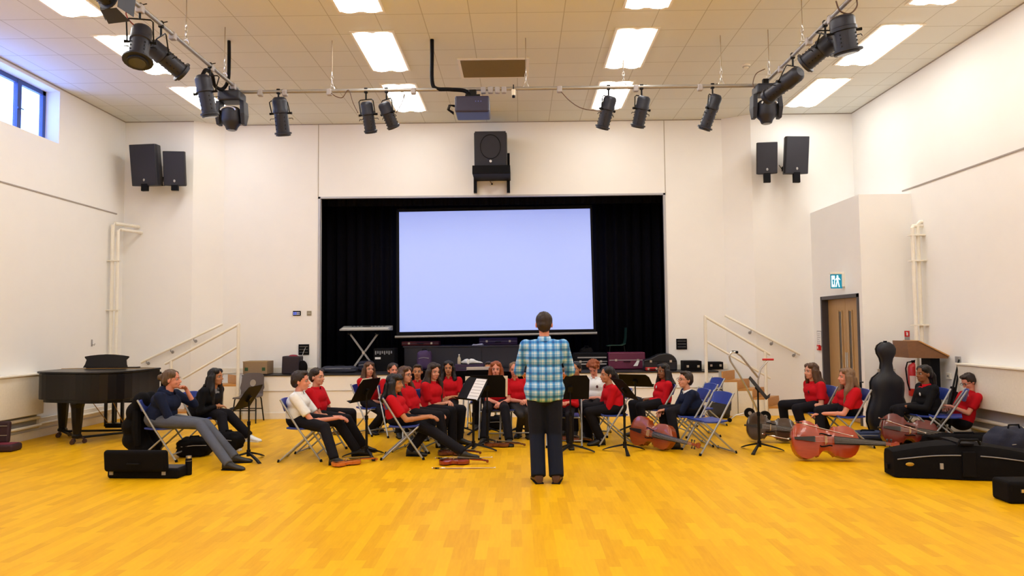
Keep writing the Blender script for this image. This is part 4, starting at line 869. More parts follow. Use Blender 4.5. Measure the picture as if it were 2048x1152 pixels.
a = lp(1876, 717); MB().b2((a.x-.07, LY+.08, .06), (a.x+.07, LY+.32, a.z)).build('pedestal', M_BLACK, e, world=True)
MB().b2((a.x-.16, LY-.02, 0), (a.x+.18, LY+.42, .06), bev=.01).build('base', MW_, e, world=True)
q = atY(1827, 745, BY-.09); e = thing('fire_extinguisher', 'red fire extinguisher hanging on the box wall behind the upright cello case', 'fire extinguisher', (q.x, BY-.09, 0)); zt = atY(1829, 727, BY-.09).z; zb = atY(1829, 792, BY-.09).z
MB().loft([[(r*math.cos(2*PI*k/20), r*math.sin(2*PI*k/20), z) for k in range(20)] for r, z in ((.07, zb), (.08, zb+.015), (.08, zt-.06), (.06, zt-.02), (.025, zt), (.02, zt+.02))]).build('cylinder', M_RED, e, smooth=True)
MB().b2((-.02, -.02, zt+.01), (.02, .02, zt+.05)).tube([(0, 0, zt+.04), (.09, -.01, zt+.06)], .01).build('valve_head', M_BLACK, e)
MB().tube([(-.02, 0, zt+.03), (-.09, 0, zt+.02), (-.125, -.01, zt-.08), (-.11, -.02, zt-.3), (-.085, -.03, zt-.42)], .011).build('hose', M_BLACK, e, smooth=True)
MB().loft([[(.0812*math.cos(t), .0812*math.sin(t), z) for t in [-PI*.9+PI*.8*k/8 for k in range(9)]] for z in (zb+.12, zb+.32)], cap=False, closed=False).build('label', mat('ext_label', (.75, .62, .60), .5), e)
MB().b2((-.03, .07, zb+.1), (.03, .09, zt-.05)).build('wall_bracket', M_GREY, e)
q = atY(1814, 671, BY); e = thing('fire_sign', 'small red and white extinguisher sign on the box wall', 'sign', (q.x, BY, q.z))
MB().b2((-.04, -.006, -.02), (.04, 0, .075)).build('red_panel', M_RED, e); MB().b2((-.04, -.006, -.075), (.04, 0, -.022)).build('lower_panel', M_GREY, e)
MB().b2((-.012, -.009, .0), (.012, -.006, .045)).b2((-.02, -.009, .045), (.006, -.006, .055)).build('pictogram', M_PAPER, e)
for px, py, l in ((1918, 719, 'small grey socket box on the wall above the radiator end'), (1900, 752, 'white double socket low on the wall beside the radiator')):
    q = atX(px, py, XR); e = thing('wall_socket', l, 'socket', (XR, q.y, q.z)); MB().b2((-.03, -.05, -.045), (0, .05, .045), bev=.005).build('plate', M_GREY if py < 730 else M_WHITE, e); MB().b2((-.034, -.02, -.015), (-.03, .02, .015)).build('socket_face', M_GREY, e)
# folded black stands leaning on the wall
for i, (x0, y0, x1, y1, l) in enumerate(((1903, 790, 1916, 740, 'folded black stand leaning on the right wall, left one'), (1909, 790, 1922, 752, 'folded black stand leaning on the right wall, right one'))):
    e = thing('folded_stand', l, 'stand', (XR-.45+.08*i, 10.3, 0)); a = V((XR-.5+.08*i, 10.2, 0)); b = V((XR-.12, 10.35, 1.12-.1*i))
    MB().cyl(a, b, .018, .012).build('tube', M_BLKMET, e, world=True); MB().cyl(a.lerp(b, .35), a.lerp(b, .62), .028, n=8).build('folded_legs', M_BLKMET, e, world=True); MB().cyl(a.lerp(b, .6), a.lerp(b, .66), .036, n=10).build('collar', M_BLACK, e, world=True)
# ---------------------------------------------------------------- empty chairs
q = atZ(1418, 905); chair(q.x, q.y+.05, 196, 'empty blue folding chair right of the boy in glasses, nearest one')
q = atZ(1395, 872); chair(q.x+.0, q.y+.05, 188, 'empty blue folding chair directly behind the boy in glasses')
q = atZ(1400, 852); chair(q.x+.12, q.y+.15, 190, 'empty blue folding chair in front of the dark backpack')
q = atZ(1893, 893); chair(q.x, q.y, 150, 'empty blue folding chair between the blazer girl and the boy at the wall')
# ================================================================== ON THE STAGE
def stY(px, py, z=SZ): return atZ(px, py, z)
Yk = 14.35
def kp(x, y, dy=0): return atY(x, y, Yk+dy)
e = thing('keyboard', 'silver-grey electronic keyboard on an X stand at the left of the stage', 'keyboard', kp(735, 657), 0)
a, b = kp(680, 662, -.15), kp(783, 650); zc_ = kp(735, 657).z
mb = MB(); P = [(a.x+.0, -.18, zc_-.05), (a.x+.12, .18, zc_+.04)]
MB().loft([[(a.x, Yk-.20, zc_-.04), (b.x, Yk-.20, zc_-.04), (b.x, Yk+.16, zc_-.04), (a.x+.0, Yk+.16, zc_-.04)], [(a.x, Yk-.20, zc_-.01), (b.x, Yk-.20, zc_-.01), (b.x, Yk+.16, zc_+.055), (a.x, Yk+.16, zc_+.055)]]).build('case', mat('keyboard_silver', (.30, .31, .32), .4), e, world=True, bevel=.006)
MB().loft([[(a.x+.04, Yk-.19, zc_-.012), (b.x-.04, Yk-.19, zc_-.012), (b.x-.04, Yk-.06, zc_+.014), (a.x+.04, Yk-.06, zc_+.014)], [(a.x+.04, Yk-.19, zc_+.0), (b.x-.04, Yk-.19, zc_+.0), (b.x-.04, Yk-.06, zc_+.024), (a.x+.04, Yk-.06, zc_+.024)]]).build('keys', MATS['ivory'], e, world=True)
mb = MB()
for i in range(10): mb.box((a.x+.2+i*.07, Yk+.06, zc_+.045), (.03, .03, .01))
mb.build('buttons', M_BLACK, e, world=True); mb = MB().b2((a.x+.42, Yk-.0, zc_+.04), (a.x+.55, Yk+.08, zc_+.052)); mb.build('display', M_GLASSY, e, world=True)
e = thing('keyboard_stand', 'X-shaped metal stand under the electronic keyboard', 'stand', (kp(730, 700).x, Yk, SZ))
c = kp(728, 702); 
for s in (-1, 1):
    MB().box(c+V((0, s*.03, -.03)), (.035, .02, .92), (0, s*ang(36), 0)).build('leg', M_GREY, e, world=True)
    MB().cyl((c.x+s*.27, Yk-.2, c.z+.34), (c.x+s*.27, Yk+.2, c.z+.34), .015).build('top_arm', M_BLKMET, e, world=True); MB().cyl((c.x+s*.27, Yk-.22, SZ+.02), (c.x+s*.27, Yk+.22, SZ+.02), .018).build('foot', M_BLKMET, e, world=True)
MB().cyl(c+V((0, -.06, -.03)), c+V((0, .06, -.03)), .03, n=12).build('pivot', M_STEEL, e, world=True)
def scase(name, lab, cat, x0, y0, x1, y1, Y, m, dep=.3, bev=.03, extra=None):
    a, b = atY(x0, y0, Y), atY(x1, y1, Y); e = thing(name, lab, cat, ((a.x+b.x)/2, Y, min(a.z, b.z))); w_, h_ = abs(b.x-a.x), abs(b.z-a.z)
    MB().box((0, dep/2, h_/2), (w_, dep, h_), bev=bev).build('body', m, e)
    MB().b2((-w_/2*.97, -.004, h_*.52), (w_/2*.97, 0, h_*.56)).build('lid_seam', M_GREY if extra != 'dark' else M_BLACK, e)
    for s in (-1, 1): MB().box((s*w_*.3, -.008, h_*.54), (.04, .015, .04)).build('latch', M_STEEL, e)
    MB().tube([(-.06, 0, h_*.45), (-.06, -.03, h_*.45), (.06, -.03, h_*.45), (.06, 0, h_*.45)], .008, 6).build('carry_handle', M_BLACK, e)
    return e
MBX = mat('cabinet_dark', (.012, .012, .02), .5)
# a long dark chest of drawers / staging block that carries cases
a, b = atY(808, 695, 14.9), atY(1120, 745, 14.9)
e = thing('stage_cabinet', 'long low dark cabinet on the stage under the screen', 'cabinet', ((a.x+b.x)/2, 14.9, SZ)); w_, h_ = b.x-a.x, a.z-SZ
MB().b2((-w_/2, 0, 0), (w_/2, .6, h_), bev=.01).build('body', MBX, e); MB().b2((-w_/2-.02, -.02, h_), (w_/2+.02, .62, h_+.03)).build('worktop', mat('worktop_dark', (.03, .03, .05), .4), e)
for s in (-1, 1): MB().b2((s*w_/4-w_/4+.01, -.015, .04), (s*w_/4+w_/4-.01, 0, h_-.02)).build('door', mat('cabinet_door', (.018, .018, .03), .5), e)
scase('instrument_case', 'black and red case lying at the left end of the dark cabinet', 'instrument case', 803, 683, 878, 691, 15.0, mat('dark_red_case', (.10, .004, .006), .6), .3, .015)
scase('instrument_case', 'dark purple case lying on the right part of the dark cabinet', 'instrument case', 958, 676, 1035, 690, 15.0, mat('purple_case', (.035, .012, .05), .6), .3, .02)
scase('instrument_case', 'maroon case on the stage behind the leaning girl', 'instrument case', 1217, 705, 1291, 738, 14.0, mat('maroon_case', (.11, .006, .04), .5), .3, .02)
scase('instrument_case', 'small dark red case under the maroon one at the stage edge', 'instrument case', 1292, 735, 1318, 741, 13.45, M_RED, .15, .01)
scase('amplifier', 'black amplifier with silver strips behind the curly-haired boy', 'amplifier', 1147, 706, 1216, 743, 14.1, M_BLACK, .35, .02)
mb_ = atY(1150, 712, 14.08); mc_ = atY(1214, 712, 14.08)
e = thing('mixing_desk', 'black mixing unit with white strips on the stage left of the screen foot', 'mixing desk', (atY(768, 725, 14.2).x, 14.2, SZ))
a, b = atY(750, 697, 14.2), atY(792, 745, 14.2); w_ = b.x-a.x; h_ = a.z-SZ
MB().b2((-w_/2, 0, 0), (w_/2, .4, h_), bev=.01).build('cabinet', M_BLACK, e)
mb = MB()
for i in range(8): mb.b2((-w_/2+.03+i*.044, -.006, h_-.12+.02*(i % 2)), (-w_/2+.055+i*.044, 0, h_-.05))
mb.build('fader_strip', mat('fader_grey', (.22, .23, .25), .5), e); MB().b2((-w_/2+.03, -.006, h_-.21), (-w_/2+.14, 0, h_-.17)).build('label_plate', M_PAPER, e)
cb = atY(1147, 712, 14.09)
for i, yy in enumerate((714, 727)):
    a, b = atY(1155, yy, 14.09), atY(1213, yy+2, 14.09); o = MB().b2((a.x, 14.085, b.z), (b.x, 14.098, a.z)).build('silver_strip', M_GREY, None); o.parent = [x for x in C.objects if x.name.startswith('amplifier')][0]; o.matrix_parent_inverse = MW(o.parent).inverted()
# green chair in the dark, bags, speaker backs
def bagS(x0, y0, x1, y1, Y, lab, m=M_CASE, name='instrument_bag', seed=1, amp=.1):
    a, b = atY(x0, y0, Y), atY(x1, y1, Y); e = lump(name, lab, 'bag', ((a.x+b.x)/2, Y+.12), (abs(b.x-a.x), .28, a.z-SZ), m, 0, seed, amp); e.location.z = SZ; return e
bagS(833, 702, 862, 742, 14.3, 'dark violet backpack on the stage above the back row', mat('violet_fabric', (.06, .03, .10), .8), 'backpack', 21)
bagS(640, 733, 712, 745, 13.7, 'low slate-blue bag at the left stage edge', mat('slate_blue', (.03, .035, .06), .8), 'holdall', 24)
bagS(714, 722, 745, 744, 14.0, 'dark navy cloth bundle by the foot of the keyboard stand', M_NAVY, 'cloth_bundle', 27)
bagS(1160, 696, 1188, 708, 14.5, 'rounded dark bag on top of the amplifier', M_CASE, 'holdall', 30)
q = stY(1228, 690, SZ); e = thing('plastic_chair', 'dark green plastic chair standing in the shadow at the right of the stage', 'chair', (atY(1232, 690, 15.0).x, 15.0, SZ), ang(90))
MGN = mat('green_plastic', (.012, .06, .045), .5)
MB().loft([[(-.2, y, z), (.2, y, z), (.2, y, z-.015), (-.2, y, z-.015)] for y, z in ((-.2, .80), (-.19, .6), (-.17, .48), (-.1, .45), (.1, .45), (.2, .44))]).build('seat_shell', MGN, e)
for s in (-1, 1):
    for t in (-1, 1): MB().cyl((s*.17, t*.14, .44), (s*.2, t*.2, 0), .012).build('leg', M_BLKMET, e)
e = scase('guitar_case', 'large rounded black case at the right end of the stage opening', 'instrument case', 1288, 707, 1355, 741, 13.55, MCC, .22, .02, 'dark')
bo = [o for o in C.objects if o.parent == e and o.name.startswith('body')][0]; a, b = atY(1288, 707, 13.55), atY(1355, 741, 13.55); w_, h_ = (b.x-a.x)/2, a.z-b.z
o = MB().loft([[(x, y, z) for x, z in [(-w_, 0), (w_, 0)]+[(w_*.35+w_*.65*math.cos(t), h_*.45+h_*.55*math.sin(t)) for t in [PI/2*i/6 for i in range(7)]]+[(-w_*.1, h_*.95), (-w_*.6, h_*.72), (-w_, h_*.62)]] for y in (0, .22)]).build('body', MCC, e, bevel=.02)
bpy.data.objects.remove(bo)
scase('equipment_case', 'black case on the stage edge left of the stair rail', 'equipment case', 1368, 722, 1404, 745, 13.36, M_BLACK, .3, .01, 'dark')
scase('equipment_case', 'black case resting at the top of the right stairs', 'equipment case', 1416, 724, 1447, 739, 13.62, M_BLACK, .22, .01, 'dark')
scase('cardboard_box', 'brown cardboard box on the left end of the stage', 'box', 486, 723, 534, 748, 13.4, M_CARD, .35, .004, 'dark')
bx = [o for o in C.objects if o.name.startswith('cardboard_box')][0]
for c in list(C.objects):
    if c.parent == bx and not c.name.startswith('body'): bpy.data.objects.remove(c)
for s in (-1, 1): MB().b2((s*.16-.03, -.003, .06), (s*.16+.03, 0, .12)).build('green_print', mat('green_print', (.03, .09, .03), .7), bx)
MB().b2((-.23, -.002, .22), (.23, .0, .235)).build('tape', mat('parcel_tape', (.35, .25, .12), .4), bx)
q = atY(580, 730, 13.45); e = thing('music_stool_case', 'open black case with a dark red cloth left of the stage opening', 'equipment case', (q.x, 13.45, SZ)); a, b = atY(564, 713, 13.45), atY(598, 745, 13.45); w_, h_ = b.x-a.x, a.z-SZ
MB().box((0, .15, h_/2), (w_, .28, h_), (0, .03, 0), bev=.02).build('body', mat('maroon_black2', (.018, .010, .018), .7), e)
MB().ell((.03, .1, h_), (.09, .07, .03)).build('red_cloth', mat('red_cloth', (.2, .01, .03), .8), e, smooth=True)
MB().ell((w_/2+.04, .12, .12), (.09, .1, .13)).build('black_cloth', M_CASE, e, smooth=True)
cable('grey cable hanging from the vent grille to the open case', [(atY(611, 695, YW-.03).x, YW-.03, atY(611, 695, YW).z), atY(606, 707, YW-.1), atY(602, 722, 13.6), atY(598, 735, 13.5)], .006, M_GREY)
# white trainers and bottle left on the stage
def shoe_mesh(L=.27, w_=.095, h=.10):
    mb = MB(); R = []
    for t, ww, hh, z0 in ((0, .5, .55, .0), (.04, .8, .95, 0), (.15, .9, 1.05, 0), (.35, .85, .95, 0), (.5, .85, .72, 0), (.7, 1.0, .52, 0), (.88, .92, .42, 0), (.97, .6, .30, .0), (1, .3, .18, .01)):
        R.append([(math.copysign(abs(math.cos(a))**.7, math.cos(a))*w_/2*ww, t*L-.06, z0+max(0, .5+.5*math.sin(a))**.8*h*hh) for a in [2*PI*i/12 for i in range(12)]])
    return mb.loft(R)
SHELF = .12
for i, (x, y, rz, l) in enumerate(((933, 731, 40, 'white trainer lying on the stage, left one of the pair'), (944, 731, -70, 'white trainer lying on the stage, right one of the pair'))):
    q = atY(x, y, 14.0); e = thing('trainer', l, 'shoe', (q.x, 14.0+.02*i, SZ+.13), ang(rz)); shoe_mesh().build('upper', M_PAPER, e, smooth=True); MB().box((0, .07, .008), (.085, .25, .016), bev=.006).build('sole', M_BLACK, e)
    MB().box((0, .06, .075), (.05, .07, .01), (.4, 0, 0)).build('tongue', M_BLACK, e)
a, b = atY(915, 733, 13.95), atY(962, 745, 13.95)
e = thing('equipment_box', 'dark purple box on the stage with white trainers on top', 'box', ((a.x+b.x)/2, 13.9, SZ)); MB().b2((-(b.x-a.x)/2-.05, 0, 0), ((b.x-a.x)/2+.05, .35, .128), bev=.008).build('body', MATS['purple_case'], e); MB().b2((-.2, -.004, .05), (.2, 0, .07)).build('label_strip', MATS['worktop_dark'], e)
q = atY(920, 731, 14.0); e = thing('bottle', 'small pale bottle standing left of the white trainers', 'bottle', (q.x-.02, 14.05, SZ+.13)); MB().loft([[(r*math.cos(2*PI*k/12), r*math.sin(2*PI*k/12), z) for k in range(12)] for r, z in ((.03, 0), (.034, .02), (.032, .11), (.012, .15), (.012, .17))]).build('flask', mat('pale_bottle', (.5, .42, .3), .3), e, smooth=True); MB().cyl((0, 0, .17), (0, 0, .19), .014).build('cap', M_PAPER, e)
q = atY(955, 692, 14.9); e = thing('paper_scrap', 'crumpled white paper on the dark cabinet', 'paper', (q.x, 14.95, atY(955, 693, 14.9).z+.02)); MB().loft([[(-.12, -.03, 0), (.1, -.05, .01), (.12, .05, 0), (-.1, .04, .01)], [(-.1, -.03, .02), (.1, -.04, .045), (.12, .04, .02), (-.1, .04, .03)]]).build('sheet', M_PAPER, e)
q = atY(1262, 727, 13.9); e = thing('white_card', 'small white card standing on the maroon case', 'card', (atY(1272, 727, 13.97).x, 13.97, atY(1272, 732, 13.97).z)); MB().loft([[(-.05, 0, 0), (.03, 0, 0), (.07, .0, .1), (.02, .0, .1)], [(-.05, .01, 0), (.03, .01, 0), (.07, .01, .1), (.02, .01, .1)]]).build('card', M_PAPER, e)
# ================================================================== PEOPLE
BAKE = []
def remesh(mb, name, m, parent, vox, sm=4, post=None):
    o = mb.build(name, m, parent, world=True)
    r = o.modifiers.new('r', 'REMESH'); r.mode = 'VOXEL'; r.voxel_size = vox
    if sm: s = o.modifiers.new('s', 'SMOOTH'); s.iterations = sm; s.factor = .5
    BAKE.append((o, post)); return o
def ik(a, c, l1, l2, pole):
    d = c-a; L = d.length; mx = (l1+l2)*.995
    if L > mx: l1 *= L/mx; l2 *= L/mx
    L = max(L, abs(l1-l2)+.02); d.normalize(); x = (l1*l1-l2*l2+L*L)/(2*L); h = math.sqrt(max(0, l1*l1-x*x))
    p = (V(pole)-d*V(pole).dot(d)); p = p.normalized() if p.length > 1e-4 else d.orthogonal().normalized()
    return a+d*x+p*h
SK = {'fair': (.60, .29, .20), 'rosy': (.64, .27, .19), 'tan': (.45, .20, .10), 'olive': (.42, .19, .11), 'brown': (.22, .09, .045)}
HC_ = {'black': (.006, .005, .007), 'dark': (.022, .012, .009), 'brown': (.07, .032, .016), 'light': (.17, .095, .05), 'ginger': (.24, .06, .018), 'auburn': (.10, .025, .010), 'mouse': (.10, .06, .035)}
def skin(k): return mat('skin_'+k, SK[k], .6, var=.05, scale=8, spec=.15)
def hairm(k): return mat('hair_'+k, HC_[k], .45, var=.35, scale=6, stretch=(14, 14, 1.2), bump=.5, spec=.35)
CL = {'red': (.46, .003, .010), 'white': (.72, .74, .76), 'navy': (.006, .011, .036), 'black': (.004, .004, .006), 'trouser': (.005, .0045, .008), 'jeans': (.006, .009, .022), 'greyjeans': (.085, .095, .125), 'greytights': (.035, .032, .035), 'grey': (.22, .22, .24), 'shoe': (.008, .008, .009), 'brown': (.07, .025, .012)}
def cloth(k): return mat('cloth_'+k, CL[k], .85, var=.12, scale=22, bump=.15, spec=.2)
def plaid():
    m = bpy.data.materials.new('plaid_shirt'); m.use_nodes = True; nt = m.node_tree; b = nt.nodes['Principled BSDF']; L = nt.links.new
    tc = nt.nodes.new('ShaderNodeTexCoord'); sx = nt.nodes.new('ShaderNodeSeparateXYZ'); L(tc.outputs['Object'], sx.inputs[0]); outs = []
    for ax, ph in ((0, .0), (2, .013)):
        a = nt.nodes.new('ShaderNodeMath'); a.operation = 'ADD'; a.inputs[1].default_value = 10+ph; L(sx.outputs[ax], a.inputs[0])
        f = nt.nodes.new('ShaderNodeMath'); f.operation = 'MULTIPLY'; f.inputs[1].default_value = 1/.082; L(a.outputs[0], f.inputs[0])
        g = nt.nodes.new('ShaderNodeMath'); g.operation = 'FRACT'; L(f.outputs[0], g.inputs[0])
        r = nt.nodes.new('ShaderNodeValToRGB'); r.color_ramp.interpolation = 'CONSTANT'; el = r.color_ramp.elements
        seq = [(0, .12), (.30, .95), (.36, .3), (.44, .95), (.50, .55), (.62, 1.0), (.78, .55), (.84, .95), (.92, .3)]
        el[0].position = 0; el[0].color = (.12,)*3+(1,); el[1].position = .30; el[1].color = (.95,)*3+(1,)
        for p, v in seq[2:]: q = el.new(p); q.color = (v, v, v, 1)
        L(g.outputs[0], r.inputs[0]); outs.append(r)
    mx = nt.nodes.new('ShaderNodeMix'); mx.data_type = 'RGBA'; mx.inputs[0].default_value = .5; L(outs[0].outputs[0], mx.inputs[6]); L(outs[1].outputs[0], mx.inputs[7])
    cr = nt.nodes.new('ShaderNodeValToRGB'); L(mx.outputs[2], cr.inputs[0]); e = cr.color_ramp.elements
    e[0].position = .12; e[0].color = (.012, .10, .36, 1); e[1].position = 1; e[1].color = (.70, .76, .82, 1); q = e.new(.5); q.color = (.035, .25, .62, 1); q = e.new(.75); q.color = (.22, .50, .80, 1)
    L(cr.outputs[0], b.inputs['Base Color']); b.inputs['Roughness'].default_value = .85; return m
M_EYE = mat('eye_white', (.42, .38, .36), .6, spec=.1); M_IRIS = mat('iris_dark', (.02, .012, .008), .2); M_LIP = mat('lips', (.38, .10, .08), .5); M_LIP2 = mat('lips_dark', (.16, .05, .04), .5)
def hand(mb, W, d, nrm, s, k, curl=.5, spread=.18):
    # W wrist, d pointing direction, nrm back-of-hand normal, s = thumb side sign
    d = V(d).normalized(); n = V(nrm); n = (n-d*n.dot(d)).normalized(); x = d.cross(n)*s    # x: towards thumb
    c = W+d*.045*k; core = []
    B = Matrix((x, d, n)).transposed()
    mb.ell(W+d*.045*k, (.038*k, .055*k, .017*k), 12, 8, B)
    F = MB()
    for i, (off, L) in enumerate(((.027, .070), (.009, .078), (-.009, .072), (-.026, .056))):
        a = (off/.027)*spread; dd = (d*math.cos(a)+x*math.sin(a)).normalized(); p = W+d*.075*k+x*off*k; P = [p]; cu = 0
        for seg in (.42, .33, .25):
            cu += curl*.55; v = (dd*math.cos(cu)-n*math.sin(cu)); p = p+v*L*k*seg*1.0; P.append(p)
        F.tube(P, [.0088*k, .0082*k, .0075*k, .0055*k], 6)
    p = W+d*.02*k+x*.026*k; v = (d*.65+x*.75-n*.25).normalized(); P = [p, p+v*.032*k, p+v*.032*k+(d*.9+x*.25-n*.3).normalized()*.028*k]
    F.tube(P+[P[-1]+(d*.95-n*.3).normalized()*.018*k], [.012*k, .010*k, .009*k, .006*k], 6)
    return F
def person(lab, hip, head, phi, k=1.0, hz=.495, hands=None, feet=None, hyaw=None, pitch=0, hair=('short', 'dark'), sk='fair', top='red', sleeve='short', bottom='trouser',
           shoes='shoe', hd=None, glasses=None, hk=1.06, crest=None, extra=None, stand_up=False, cross=False, under=None, slim=1.0, name='person', footz=(0, 0), foot_dir=None, hemz=None, open_jacket=None, nochair=False, chairlab=None, topmat=None, cat='person', straight=0, bend=1.11, nk_=.178):
    f = V((math.cos(ang(phi)), math.sin(ang(phi)), 0)); r = V((f.y, -f.x, 0)); up = V((0, 0, 1))
    g = atZ(*hip); hp = V((g.x, g.y, hz)); e = thing(name, lab, cat, (g.x, g.y, 0))
    hy = hp.y + (hd if hd is not None else f.y*.06); hc = atY(*head, hy)
    hw = ang(phi if hyaw is None else hyaw); hf = V((math.cos(hw), math.sin(hw), 0)); hr = V((hf.y, -hf.x, 0)); cp_, sp_ = math.cos(ang(pitch)), math.sin(ang(pitch))
    hF = hf*cp_-up*sp_; hU = up*cp_+hf*sp_; K = k*hk if not hk > 1.3 else k*hk
    HB = Matrix((hr, hF, hU)).transposed(); h0 = hc-hU*.115*K
    def Hh(x, y, z): return h0+HB @ V((x, y, z))*K
    nb = hc-hf*.035*k-up*nk_*k                       # neck base
    sp = (nb-hp); SL = sp.length; su = sp.normalized(); sf = (f-su*f.dot(su)).normalized(); TB = Matrix((r, sf, su)).transposed()
    def Tt(x, y, t): return hp+r*x*k+sf*y*k+su*(t*SL)
    sk_m = skin(sk); mb = MB(); W_ = slim; W2 = 1+.6*(slim-1)
    def torso(m_, a, low=True):
        if low: m_.ell(Tt(0, 0, .04), (.165*k*W_+a, .130*k*W2+a, .12*k+a), 16, 10, TB)
        else: m_.ell(Tt(0, .0, .13), (.158*k*W_+a*.6, .126*k*W2+a*.6, .10*k), 16, 10, TB); m_.ell(Tt(0, .0, .24), (.152*k*W_+a*.8, .124*k*W2+a*.8, .12*k), 16, 10, TB)
        m_.ell(Tt(0, .01, .34), (.145*k*W_+a, .124*k*W2+a, .26*SL+a), 16, 10, TB)
        m_.ell(Tt(0, .005, .68), (.158*k*W_+a, .122*k*W2+a, .27*SL+a), 16, 10, TB); m_.ell(Tt(.075, -.01, .84), (.085*k+a, .07*k+a, .13*SL+a), 12, 8, TB); m_.ell(Tt(-.075, -.01, .84), (.085*k+a, .07*k+a, .13*SL+a), 12, 8, TB)
    torso(mb, -.014)
    mb.cap(nb-su*.03, h0+hU*.05*K-hF*.012*K, .052*k, .050*k)
    sh = [Tt(s*.165*W_, -.005, .905 if not stand_up else .885) for s in (1, -1)]           # right, left
    for s in sh: mb.cap(nb-su*.03*k, s, .042*k, .045*k)
    # head
    E = lambda c, rr: mb.ell(Hh(*c), tuple(q*K for q in rr), 18, 12, HB)
    E((0, -.012, .130), (.072, .090, .084)); E((0, .018, .070), (.055, .062, .068)); E((0, .056, .018), (.022, .020, .018)); E((0, .03, .03), (.043, .045, .03))
    mb.cap(Hh(0, .082, .104), Hh(0, .098, .076), .008*K, .0125*K); E((.012, .088, .072), (.009, .009, .007)); E((-.012, .088, .072), (.009, .009, .007))
    E((0, .078, .044), (.022, .010, .010)); E((.034, .052, .07), (.02, .02, .02)); E((-.034, .052, .07), (.02, .02, .02)); E((0, .070, .125), (.045, .012, .012))
    for s in (1, -1): E((s*.075, -.012, .096), (.010, .018, .031))
    # arms
    if hands is None: hands = [None, None]
    wr = []; el = []
    for i, s in enumerate((1, -1)):
        h = hands[i]
        if h is None: w_ = hp+f*.30*k+r*s*.07+up*.11
        elif isinstance(h, V): w_ = h
        else: w_ = atY(h[0], h[1], hp.y+h[2])
        pole = (h[3] if (h is not None and not isinstance(h, V) and len(h) > 3) else (-up*1.0-f*.35+r*s*.45))
        La = max(1.0, 1.16*(w_-sh[i]).length/(.53*k)); x = ik(sh[i], w_, .285*k*La, .245*k*La, pole); wr.append(w_); el.append(x)
        mb.cap(sh[i], x, .044*k, .034*k); mb.cap(x, w_, .035*k, .023*k); mb.ell(x.lerp(w_, .25), .036*k)
    FN = []
    for i, s in enumerate((1, -1)):
        fd = (wr[i]-el[i]).normalized(); d = (fd*.75+f*.15-up*.25-r*s*.35).normalized() if not stand_up else (fd-r*s*.3).normalized()
        FN.append(hand(mb, wr[i], d, up+r*s*.3, 1 if s < 0 else -1, k*1.0, .62))
    # legs
    hips = [hp+r*s*.085*k for s in (1, -1)]; an = []; kn = []
    if feet is None: feet = [None, None]
    for i, s in enumerate((1, -1)):
        q = feet[i]
        if q is None: a = hp+f*.42*k+r*s*.09*k; a.z = .085
        else: a = atZ(q[0], q[1], .0); a.z = .085+footz[i]
        pole = up*1+f*.55 if not stand_up else f
        Lr = max(1.0, (bend if footz[i] == 0 else 1.03)*(a-hips[i]).length/(.88*k)) if not stand_up and not straight == i+1 else 1.0; kk = ik(hips[i], a, (.465 if not stand_up else .43)*k*Lr, .415*k*Lr, pole); an.append(a); kn.append(kk)
        mb.cap(hips[i], kk, .066*k, .045*k); mb.cap(kk, a, .044*k, .032*k); mb.ell(kk.lerp(a, .3)-f*.008, .046*k); fdv = (foot_dir or f); mb.cap(a-V((0, 0, .03)), a+V(fdv)*.10*k-V((0, 0, .055)), .028*k, .018*k)
    def post(o):
        me = o.data; inv = V(e.location)
        for v in me.vertices:      # eye sockets and the line between lips
            p = HB.transposed() @ (v.co+inv-h0)/K
            if p.y > .04 and p.z > 0:
                for s in (1, -1):
                    d = V((p.x-s*.031, (p.z-.106)*1.2)).length
                    if d < .022: v.co -= hF*(.008*K*(1-d/.022))
        vs = [tuple(v.co) for v in me.vertices]; fs = [tuple(p.vertices) for p in me.polygons]
        for F in FN:
            b = len(vs); vs += [tuple(p-inv) for p in F.v]; fs += [tuple(i+b for i in q) for q in F.f]
        me2 = bpy.data.meshes.new('body'); me2.from_pydata(vs, [], fs); me2.materials.append(me.materials[0]); o.data = me2
        for p in me2.polygons: p.use_smooth = True
    remesh(mb, 'body', sk_m, e, .0085, 2, post)
    # face
    for s in (1, -1):
        ey = MB().ell(Hh(s*.031, .0655, .106), .0112*K, 10, 8).build('eye', M_EYE, e, smooth=True, world=True)
        MB().ell(Hh(s*.031, .0700, .105), .0084*K, 8, 6).build('iris', M_IRIS, ey, smooth=True, world=True)
        MB().tube([Hh(s*.014, .0865, .122), Hh(s*.030, .086, .128), Hh(s*.049, .074, .123)], [.0025*K, .0032*K, .002*K], 5).build('eyebrow', hairm(hair[1] if hair[1] != 'ginger' else 'auburn'), e, smooth=True, world=True)
    MB().tube([Hh(-.021, .083, .0435), Hh(-.008, .0905, .0465), Hh(.008, .0905, .0465), Hh(.021, .083, .0435)], [.002*K, .0048*K, .0048*K, .002*K], 6).build('lips', M_LIP if sk not in ('brown', 'tan') else M_LIP2, e, smooth=True, world=True)
    if glasses:
        mb = MB()
        for s in (1, -1):
            mb.tube([Hh(s*.032+.022*math.cos(t), .094, .104+.017*math.sin(t)) for t in [2*PI*i/12 for i in range(13)]], .0022*K, 5); mb.tube([Hh(s*.054, .092, .108), Hh(s*.078, .05, .108), Hh(s*.082, -.01, .105)], .002*K, 5)
        mb.tube([Hh(-.010, .096, .106), Hh(.010, .096, .106)], .0022*K, 5); mb.build('glasses', M_BLACK if glasses == 1 else mat('brown_frame', (.15, .07, .03), .4), e, world=True)
    # hair
    st = hair[0]; hm = hairm(hair[1]); mb = MB(); E = lambda c, rr: mb.ell(Hh(*c), tuple(q*K for q in rr), 16, 10, HB); vox = .009
